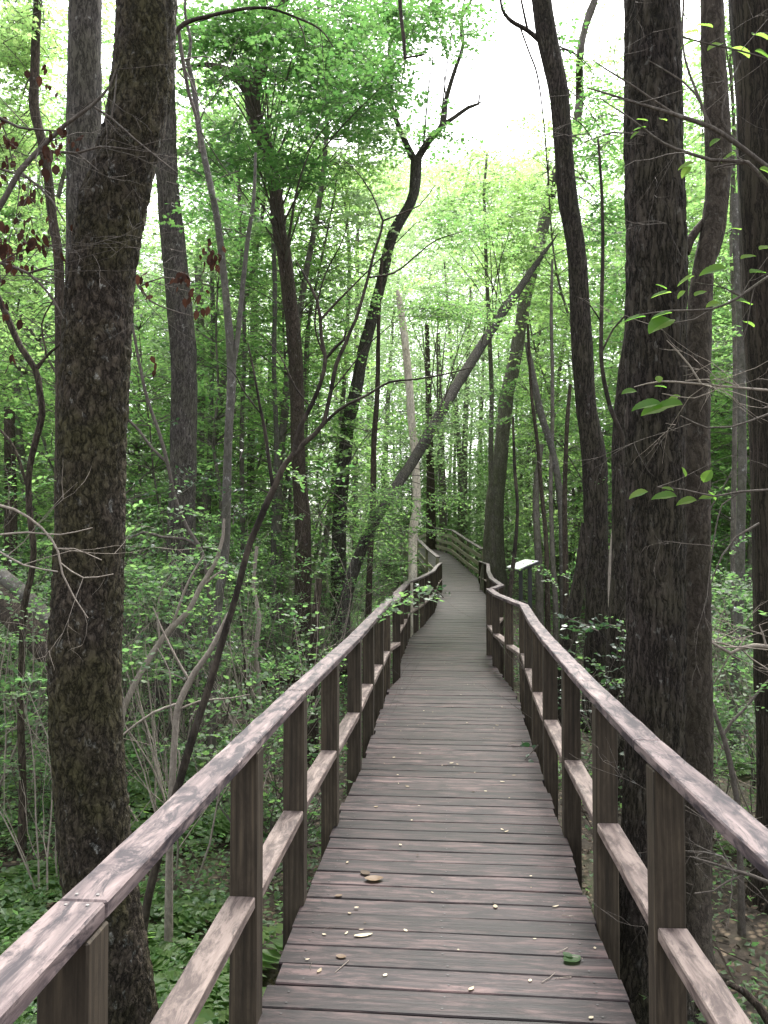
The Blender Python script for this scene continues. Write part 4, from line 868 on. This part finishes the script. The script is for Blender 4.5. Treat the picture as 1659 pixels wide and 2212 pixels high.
def scatter(n, y0, y1, margin, rng, spread=.62, avoid=.35, side=0, mind=.6, power=1.0, sky_gap=None):
    o = []; tries = 0
    while len(o) < n and tries < n * 60:
        tries += 1; y = y0 + (y1 - y0) * rng.random() ** power; x = rng.uniform(-1, 1) * (y * spread + 1.0)
        if side and x * side < 0: continue
        if not clear_of_path(x, y, margin): continue
        if y < 16 and .05 < (x - path_x(y)) * (1 if x > path_x(y) else -1) < margin: continue
        if y > 9 and margin < 1.5 and not clear_of_path(x, y, 1.5): continue
        if any((x - a) ** 2 + (y - b) ** 2 < (avoid + c) ** 2 for a, b, c in TRUNKS): continue
        if any((x - a) ** 2 + (y - b) ** 2 < mind ** 2 for a, b in o): continue
        if 10 < y < 43 and -.005 + .2 / y < x / y < .12 + 2.9 / y: continue      # the walk stays open to its far bend
        if sky_gap and sky_gap[0] < x / y < sky_gap[1]: continue
        o.append((x, y))
    return o
rg = np.random.default_rng(11)
tall = [mid_tree(100 + i, H, r, b, lm, lf, nb, lo, sp, sh) for i, (H, r, b, lm, lf, nb, lo, sp, sh) in enumerate([
    (13, .08, 'b_far', 'l_lime', .11, 120, 2, 2.6, S_MAPLE), (15, .11, 'b_far', 'l_far_haze', .11, 130, 2.5, 2.8, S_RHOMB), (11, .06, 'b_smooth', 'l_lime', .10, 110, 1.5, 2.4, S_RHOMB), (16, .13, 'b_far', 'l_mid', .12, 130, 3, 3.0, S_MAPLE)])]
TL = ['tall slender forest tree with pale lime leaves in the background', 'tall grey forest tree with layered green leaves in the background', 'thin smooth forest tree with light leaves in the background', 'brown trunked forest tree with broad green crown in the background']
spots = scatter(66, 17, 40, 3.0, rg, spread=.60, avoid=.6, mind=1.4, sky_gap=(-.01, .23))
spots += [(x, y) for x, y in scatter(60, 29, 42, 2.6, rg, spread=.3, avoid=.6, mind=1.6) if -.01 < x / y < .23][:16]
place(tall, spots, TL, 'tree', 'background trees of the woods', rg, .8, 1.1)
short = [mid_tree(200 + i, H, r, b, lm, lf, nb, lo, sp, sh) for i, (H, r, b, lm, lf, nb, lo, sp, sh) in enumerate([
    (6.5, .04, 'b_far', 'l_mid', .085, 60, 1.0, 2.0, S_MAPLE), (5, .03, 'b_smooth', 'l_mid', .075, 52, .6, 1.7, S_RHOMB), (8, .05, 'b_far', 'l_mid', .085, 70, 1.2, 2.2, S_RHOMB), (4, .025, 'b_far', 'l_mid', .07, 44, .3, 1.5, S_OVATE)])]
SL = ['slim young tree with lime leaf sprays in the understory', 'low young tree with smooth stem in the understory', 'taller understory tree with layered green sprays', 'bushy green sapling filling the understory']
spots2 = scatter(118, 13.5, 34, 2.0, rg, spread=.60, avoid=.4, mind=.9, power=.9) + [(rg.uniform(.5, 8.5), rg.uniform(48, 58)) for _ in range(16)]
place(short, spots2, SL, 'tree', 'understory trees between the trunks', rg, .8, 1.3)

def shrub(seed, H, leaf, n, leafm, shape, bare, name='shrub'):
    rng = np.random.default_rng(seed); root = empty(name); mb = MB(); cm = MB(); ends = []
    for _ in range(rng.integers(4, 7)):
        twiggy(mb, rng.normal(0, .08, 3) * (1, 1, 0), rng.normal(0, .35, 3) * (1, 1, 0) + (0, 0, 1), H * rng.uniform(.6, 1), .009, rng, 2, 0, .55, .2, (2, 4), 4, ends)
    link('stems', mb.mesh('stems', [M['b_twigpale' if bare else 'b_twig']]), root)
    if n:
        for _ in range(n):
            c, d = ends[rng.integers(len(ends))]
            bough(cm, c - d * .1, d + np.append(rng.normal(0, .5, 2), 0), rng.uniform(.25, .5) * (H ** .5), leaf, shape, rng, None, 1, flat=.5)
        link('foliage', cm.mesh('foliage', [M['b_twig'], M[leafm]], smooth=False), root)
    return root
bushes = [shrub(300, 1.1, .05, 26, 'l_ground', S_OVATE, 0), shrub(301, 1.4, .042, 34, 'l_ground', S_OVATE, 1), shrub(302, .8, .045, 22, 'l_ground', S_RHOMB, 0), shrub(303, 1.7, .042, 22, 'l_ground', S_OVATE, 1), shrub(304, 1.6, .04, 5, 'l_ground', S_OVATE, 1)]
BL = ['low leafy green shrub on the forest floor', 'medium shrub with pale stems and green leaves', 'small dense green shrub on the forest floor', 'tall open shrub with pale twiggy stems', 'mostly bare twiggy grey shrub']
spots3 = scatter(225, 5.4, 30, .9, rg, spread=.58, avoid=.22, mind=.45, power=1.5)
place(bushes, spots3, BL, 'shrub', 'shrubs on the forest floor', rg, .75, 1.3)

brush = [shrub(310 + i, H, .04, k, 'l_mid', S_OVATE, b) for i, (H, k, b) in enumerate([(1.8, 2, 1), (2.3, 3, 0), (1.3, 1, 1)])]
place(brush, scatter(38, 4.6, 15, .75, rg, spread=.56, avoid=.2, mind=.4), ['tall bare twiggy brush in the undergrowth', 'tall dark stemmed brush with few leaves in the undergrowth', 'low tangle of bare pale twigs in the undergrowth'], 'brush', 'bare brush in the undergrowth', rg, .7, 1.2)
def leafy_shrub(label, x, y, H, leaf, n, seed, leafm='l_dark', spread=.5):
    rng = np.random.default_rng(seed); g = gz(x, y); root = empty('glossy_shrub', (x, y, g)); tag(root, label, 'shrub'); mb = MB(); cm = MB(); ends = []
    for _ in range(6): twiggy(mb, rng.normal(0, .06, 3) * (1, 1, 0), rng.normal(0, spread, 3) * (1, 1, 0) + (0, 0, 1), H * rng.uniform(.7, 1.05), .011, rng, 2, 0, .5, .15, (2, 4), 5, ends)
    link('stems', mb.mesh('stems', [M['b_twig']]), root)
    for _ in range(n):
        c, d = ends[rng.integers(len(ends))]
        bough(cm, c - d * .1, d + np.append(rng.normal(0, .5, 2), 0), rng.uniform(.25, .45), leaf, S_OVATE, rng, 0, 1, flat=.6)
    link('foliage', cm.mesh('foliage', [M['b_twig'], M[leafm]], smooth=False), root)
def ground_xy(px, Y): p = at(px, 1170, Y); return p[0], Y
leafy_shrub('dark glossy holly bush between the mossy trunk and the grey trunk', *ground_xy(330, 8.6), 2.2, .05, 34, 41)
leafy_shrub('dark glossy holly bush at the left border behind the crooked tree', *ground_xy(95, 9.5), 2.3, .05, 26, 42)
leafy_shrub('glossy leaved shrub in front of the curving dark trunk on the right', *ground_xy(1310, 7.0), 1.6, .05, 34, 43, 'l_dark', .35)
leafy_shrub('fine leaved evergreen bush behind the leaning trunk foot', *ground_xy(735, 19.5), 2.4, .05, 36, 44, 'l_dark', .3)
leafy_shrub('dark leaved bush between left railing and wide fork tree', *ground_xy(745, 12.5), 1.5, .05, 26, 45, 'l_ground')
leafy_shrub('green leafy bush pressed against the outside of the left railing', *ground_xy(575, 5.6), .75, .05, 30, 46, 'l_ground')
leafy_shrub('small leafy bush behind the third post of the left railing', *ground_xy(640, 6.6), .8, .05, 26, 47, 'l_ground')

def fern(seed, n, L):
    rng = np.random.default_rng(seed); mb = MB()
    for i in range(n):
        a = i / n * 6.28 + rng.normal(0, .3); l = L * rng.uniform(.7, 1.1); rise = rng.uniform(.5, .9)
        d = np.array((math.cos(a), math.sin(a), 0)); sd_ = np.array((-d[1], d[0], 0)); m = 16
        t = np.linspace(.12, 1, m); c = d[None] * (l * t)[:, None] + np.array((0, 0, 1.))[None] * (l * (rise * t - .75 * t * t))[:, None]
        tube(mb, [np.append(q, .002) for q in c[::4]], 3, 0, cap=False)
        wd = l * .26 * np.sin(np.pi * np.clip(t * .86 + .12, 0, 1))
        for sg in (1, -1):
            leaves(mb, c, sd_[None] * sg + d[None] * .35 + rng.normal(0, .05, (m, 3)), np.array((0, 0, 1.)) + rng.normal(0, .15, (m, 3)), wd, S_RHOMB, 0, rng, .62)
    return mb.mesh('fern', [M['l_fern']], smooth=False)
fm = [fern(400 + i, n, L) for i, (n, L) in enumerate([(7, .42), (9, .5), (6, .34)])]
def ferns(spots, label, group):
    for x, y in spots:
        o = link('fern', fm[int(rg.integers(3))]); s = rg.uniform(.8, 1.45); o.scale = (s,) * 3; o.rotation_euler = (0, 0, rg.uniform(0, 6)); o.location = (x, y, gz(x, y) + .01)
        tag(o, label, 'fern', group)
fs = [ground_xy(px, Y) for px, Y in ((45, 4.2), (20, 3.9), (95, 4.3), (55, 4.9), (75, 5.4), (330, 4.2), (365, 4.6), (345, 3.8), (385, 4.0), (430, 4.5), (355, 5.2), (400, 5.2), (330, 3.4), (380, 3.5), (440, 3.9), (20, 6.4), (60, 6.8), (15, 5.3), (110, 4.7), (130, 5.6), (35, 4.6), (10, 4.5), (80, 4.0), (320, 3.9), (395, 3.7), (410, 4.2), (345, 4.8), (460, 4.2), (420, 6.2), (330, 6.4), (280, 7.4), (370, 7.2))]
ferns(fs, 'bright green fern growing on the litter left of the near boardwalk', 'ferns near the left railing')
ferns(scatter(60, 6.5, 16, .8, rg, spread=.55, avoid=.2, side=-1, mind=.4), 'green fern among the undergrowth on the left', 'ferns in the left undergrowth')
ferns(scatter(22, 5, 14, 1.0, rg, spread=.5, avoid=.2, side=1, mind=.5), 'green fern among the undergrowth on the right', 'ferns in the right undergrowth')

# ------------------------------------------------------------------ uncountable ground cover, litter and the far wood
def ground_cover():
    rng = np.random.default_rng(51); mb = MB(); n = 9000; cnt = 0
    n = 13000; P = []; D = []; Nn = []; Ls = []
    while cnt < n:
        y = 2.2 + 32 * rng.random() ** 1.7; x = rng.uniform(-.62, .62) * (y + 1.5)
        if not clear_of_path(x, y, .08): continue
        left = x < path_x(y)
        dn = .55 + 1.3 * mnoise.noise(Vector((x * .8, y * .8, 3.0)))
        if rng.random() > dn * (1.0 if left else (.35 if y < 7 else .75)): continue
        cnt += 1; m = int(rng.integers(6, 16)); h = rng.uniform(.05, .3); s = .03 + .0016 * y
        g = gz(x, y)
        q = rng.normal(0, 1, (m, 3)) * (.1 + .004 * y, .1 + .004 * y, 0) + (x, y, g); q[:, 2] += .02 + h * rng.random(m)
        P.append(q); D.append(rng.normal(0, 1, (m, 3)) * (1, 1, .3)); Nn.append(np.array((0, 0, 1.)) + rng.normal(0, .4, (m, 3))); Ls.append(s * rng.uniform(.7, 1.5, m))
    leaves(mb, np.concatenate(P), np.concatenate(D), np.concatenate(Nn), np.concatenate(Ls), S_OVATE[::1] if False else S_RHOMB, 0, rng)
    o = link('ground_cover', mb.mesh('ground_cover', [M['l_ground']], smooth=False)); tag(o, 'low green leafy ground cover over the forest floor', 'ground cover', kind='stuff')
    mb = MB(); n = 34000; y = 1.0 + 15 * rng.random(n) ** 1.5; x = rng.uniform(-.62, .62, n) * (y + 1.5)
    z = np.array([gz(a, b) for a, b in zip(x, y)]) + rng.uniform(.005, .05, n)
    leaves(mb, np.stack([x, y, z], 1), rng.normal(0, 1, (n, 3)) * (1, 1, .2), np.array((0, 0, 1.)) + rng.normal(0, .45, (n, 3)), rng.uniform(.02, .055, n), S_OVATE, 0, rng)
    for _ in range(420):
        y0 = 1.5 + 12 * rng.random() ** 1.3; x0 = rng.uniform(-.6, .6) * (y0 + 1.5)
        if not clear_of_path(x0, y0, .1): continue
        a = rng.uniform(0, 6.28); l = rng.uniform(.2, .9); d = np.array((math.cos(a), math.sin(a), 0)); c = np.array((x0, y0, gz(x0, y0) + .04)); r = rng.uniform(.003, .01)
        tube(mb, [np.append(c - d * l / 2, r), np.append(c + rng.normal(0, .03, 3) + (0, 0, .03), r), np.append(c + d * l / 2, r * .5)], 4, 0, cap=False)
    o = link('leaf_litter', mb.mesh('leaf_litter', [M['l_litter']], smooth=False)); tag(o, 'brown dead leaf litter and sticks on the forest floor', 'leaf litter', kind='stuff')
ground_cover()

def far_wood():
    rng = np.random.default_rng(61); mb = MB(); Pc = []; Dc = []; Nc = []; Lc = []; cnt = 0
    while cnt < 17000:
        y = 33 + 57 * rng.random(); a = rng.uniform(-.62, .62)
        if cnt > 14000: y = 47 + 43 * rng.random(); a = rng.uniform(-.03, .2)
        x = a * y
        zt = 27.0
        if -.03 < a < .235: zt = 1.5 + y * (.47 + .03 * mnoise.noise(Vector((a * 30, 0, 0))))
        z = GZ + .2 + (zt - GZ) * rng.random() ** 1.15
        if z > zt: continue
        if mnoise.noise(Vector((x * .22, y * .22, z * .3))) < -.3: continue
        if y < 46 and abs(x - path_x(y)) < 2.2 and z < 4.5: continue
        cnt += 1; m = 48; R = rng.uniform(.5, 1.3) * (.7 + y / 100)
        q = rng.normal(0, .5, (m, 3)) * (R, R, R * .28) + (x, y, z); q[:, 2] -= .25 * ((q[:, 0] - x) ** 2 + (q[:, 1] - y) ** 2)
        Pc.append(q); Dc.append(rng.normal(0, 1, (m, 3)) * (1, 1, .3)); Nc.append(np.array((0, 0, 1.)) + rng.normal(0, .4, (m, 3))); Lc.append((.10 + .0016 * y) * rng.uniform(.7, 1.3, m))
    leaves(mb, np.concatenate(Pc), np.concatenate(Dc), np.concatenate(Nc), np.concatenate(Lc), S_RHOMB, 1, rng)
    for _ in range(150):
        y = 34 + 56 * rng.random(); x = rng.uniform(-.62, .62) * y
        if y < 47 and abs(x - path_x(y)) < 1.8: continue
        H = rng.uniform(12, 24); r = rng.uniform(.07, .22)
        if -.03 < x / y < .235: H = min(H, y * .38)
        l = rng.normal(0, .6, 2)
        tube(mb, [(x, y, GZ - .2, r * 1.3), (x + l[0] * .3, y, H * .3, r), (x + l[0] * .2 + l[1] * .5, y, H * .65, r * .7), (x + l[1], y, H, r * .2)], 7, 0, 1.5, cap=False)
    o = link('far_wood', mb.mesh('far_wood', [M['b_far'], M['l_far_haze']], smooth=False)); tag(o, 'sunlit mass of far woodland closing the view', 'woodland', kind='stuff')
far_wood()

# ------------------------------------------------------------------ small things on the deck
def flat_leaf(label, x, y, L, mat, group=None, curl=.3, ang=None, z=.004, wid=1.0):
    mb = MB(); a = random.uniform(0, 6.28) if ang is None else ang; d = np.array((math.cos(a), math.sin(a), 0))
    sd_ = np.array((-d[1], d[0], 0)); t = np.linspace(0, 1, 7); V = []
    for k in t:
        wdt = .36 * wid * math.sin(math.pi * min(1, k * .93 + .05)) ** .8
        c = d * (k - .5); lift = curl * .5 * (k - .5) ** 2
        for s in (-1, 0, 1): V.append(L * (c + sd_ * wdt * s + np.array((0, 0, lift + curl * .35 * wdt * abs(s)))))
    Q = []
    for i in range(6):
        for j in range(2): Q.append((i * 3 + j, i * 3 + j + 1, (i + 1) * 3 + j + 1, (i + 1) * 3 + j))
    mb.add(V, np.array(Q), np.full(12, 4), 0, np.full(12, random.random()))
    o = link('fallen_leaf', mb.mesh('fallen_leaf', [M[mat]]), loc=(x, y, z)); tag(o, label, 'leaf', group)
def deck_xy(px, py):
    u = (px - CW) / F; v = (CH - py) / F; ry = math.cos(PITCH) - v * math.sin(PITCH); rz = v * math.cos(PITCH) + math.sin(PITCH); t = -EYE / rz
    return u * t, ry * t
flat_leaf('curled tan leaf lying on the planks left of centre in the foreground', *deck_xy(808, 1903), .085, 'l_tan', curl=.9, ang=.1)
flat_leaf('dark crumpled leaf just behind the curled tan leaf', *deck_xy(789, 1889), .06, 'l_litter', curl=.8)
flat_leaf('fresh dark green leaf on the planks near the right railing', *deck_xy(1236, 2075), .075, 'l_maple', curl=.5, ang=.5, wid=1.1)
flat_leaf('second small green leaf overlapping the fresh dark green one', *deck_xy(1226, 2068), .045, 'l_maple', curl=.3, ang=2.1, z=.009)
flat_leaf('small yellow seed leaf on the planks beside the left edge', *deck_xy(731, 1937), .035, 'l_tan', curl=.6)
flat_leaf('pale long leaf curled on the planks near the left railing', *deck_xy(785, 2023), .075, 'l_fallen', curl=.5, ang=.25, wid=.5)
flat_leaf('pinkish tan leaf scrap in the foreground of the planks', *deck_xy(737, 2069), .04, 'l_tan', curl=.5)
rl = np.random.default_rng(71)
for px, py in ((700, 2021), (748, 2018), (876, 2012), (934, 1930), (770, 1963), (755, 1975), (780, 2010), (664, 2075), (690, 2100), (1018, 2140), (750, 1865), (880, 1700), (812, 1745), (861, 1694), (1085, 1794), (1094, 1798), (955, 1655), (975, 1650), (988, 1652), (1085, 1690), (1110, 1676), (830, 1650), (851, 1637), (832, 1566), (866, 1580), (1050, 1552), (1074, 1568), (1067, 1574), (1080, 1578), (1200, 1960), (1285, 2050), (1070, 1960), (1155, 2030), (905, 1742), (1100, 1725), (1145, 2120)):
    x, y = deck_xy(px, py); flat_leaf('tiny pale fallen leaf scrap scattered on the boardwalk planks', x, y, rl.uniform(.014, .034), 'l_fallen', 'pale leaf scraps on the planks', curl=rl.uniform(.3, 1.5), wid=rl.uniform(.4, 1.0))
for _ in range(60):
    y = rl.uniform(2.6, 14); x = path_x(y) + rl.uniform(-.52, .52)
    flat_leaf('tiny pale fallen leaf scrap scattered on the boardwalk planks', x, y, rl.uniform(.008, .022), 'l_fallen' if rl.random() < .7 else 'l_litter', 'pale leaf scraps on the planks', curl=.6)


tw = np.random.default_rng(72)
for _ in range(34):                                                   # twig bits gathered mostly along the deck edges
    y = 2.6 + 9 * tw.random() ** 1.4; e = tw.choice((-1, 1)); x = path_x(y) + e * (.56 - abs(tw.normal(0, .12))); l = tw.uniform(.025, .10); a = tw.uniform(0, 6.28)
    d = np.array((math.cos(a), math.sin(a), 0)); mb = MB(); r = tw.uniform(.0008, .0018)
    tube(mb, [np.append(-d * l / 2, r), np.append(tw.normal(0, .004, 3) * (1, 1, 0) + (0, 0, .002), r), np.append(d * l / 2, r * .6)], 5, 0, cap=True)
    tag(link('twig', mb.mesh('twig', [M['b_twig' if tw.random() < .6 else 'b_twigpale']]), loc=(x, y, .0045)), 'tiny broken twig lying on the boardwalk planks', 'twig', 'twig bits on the planks')
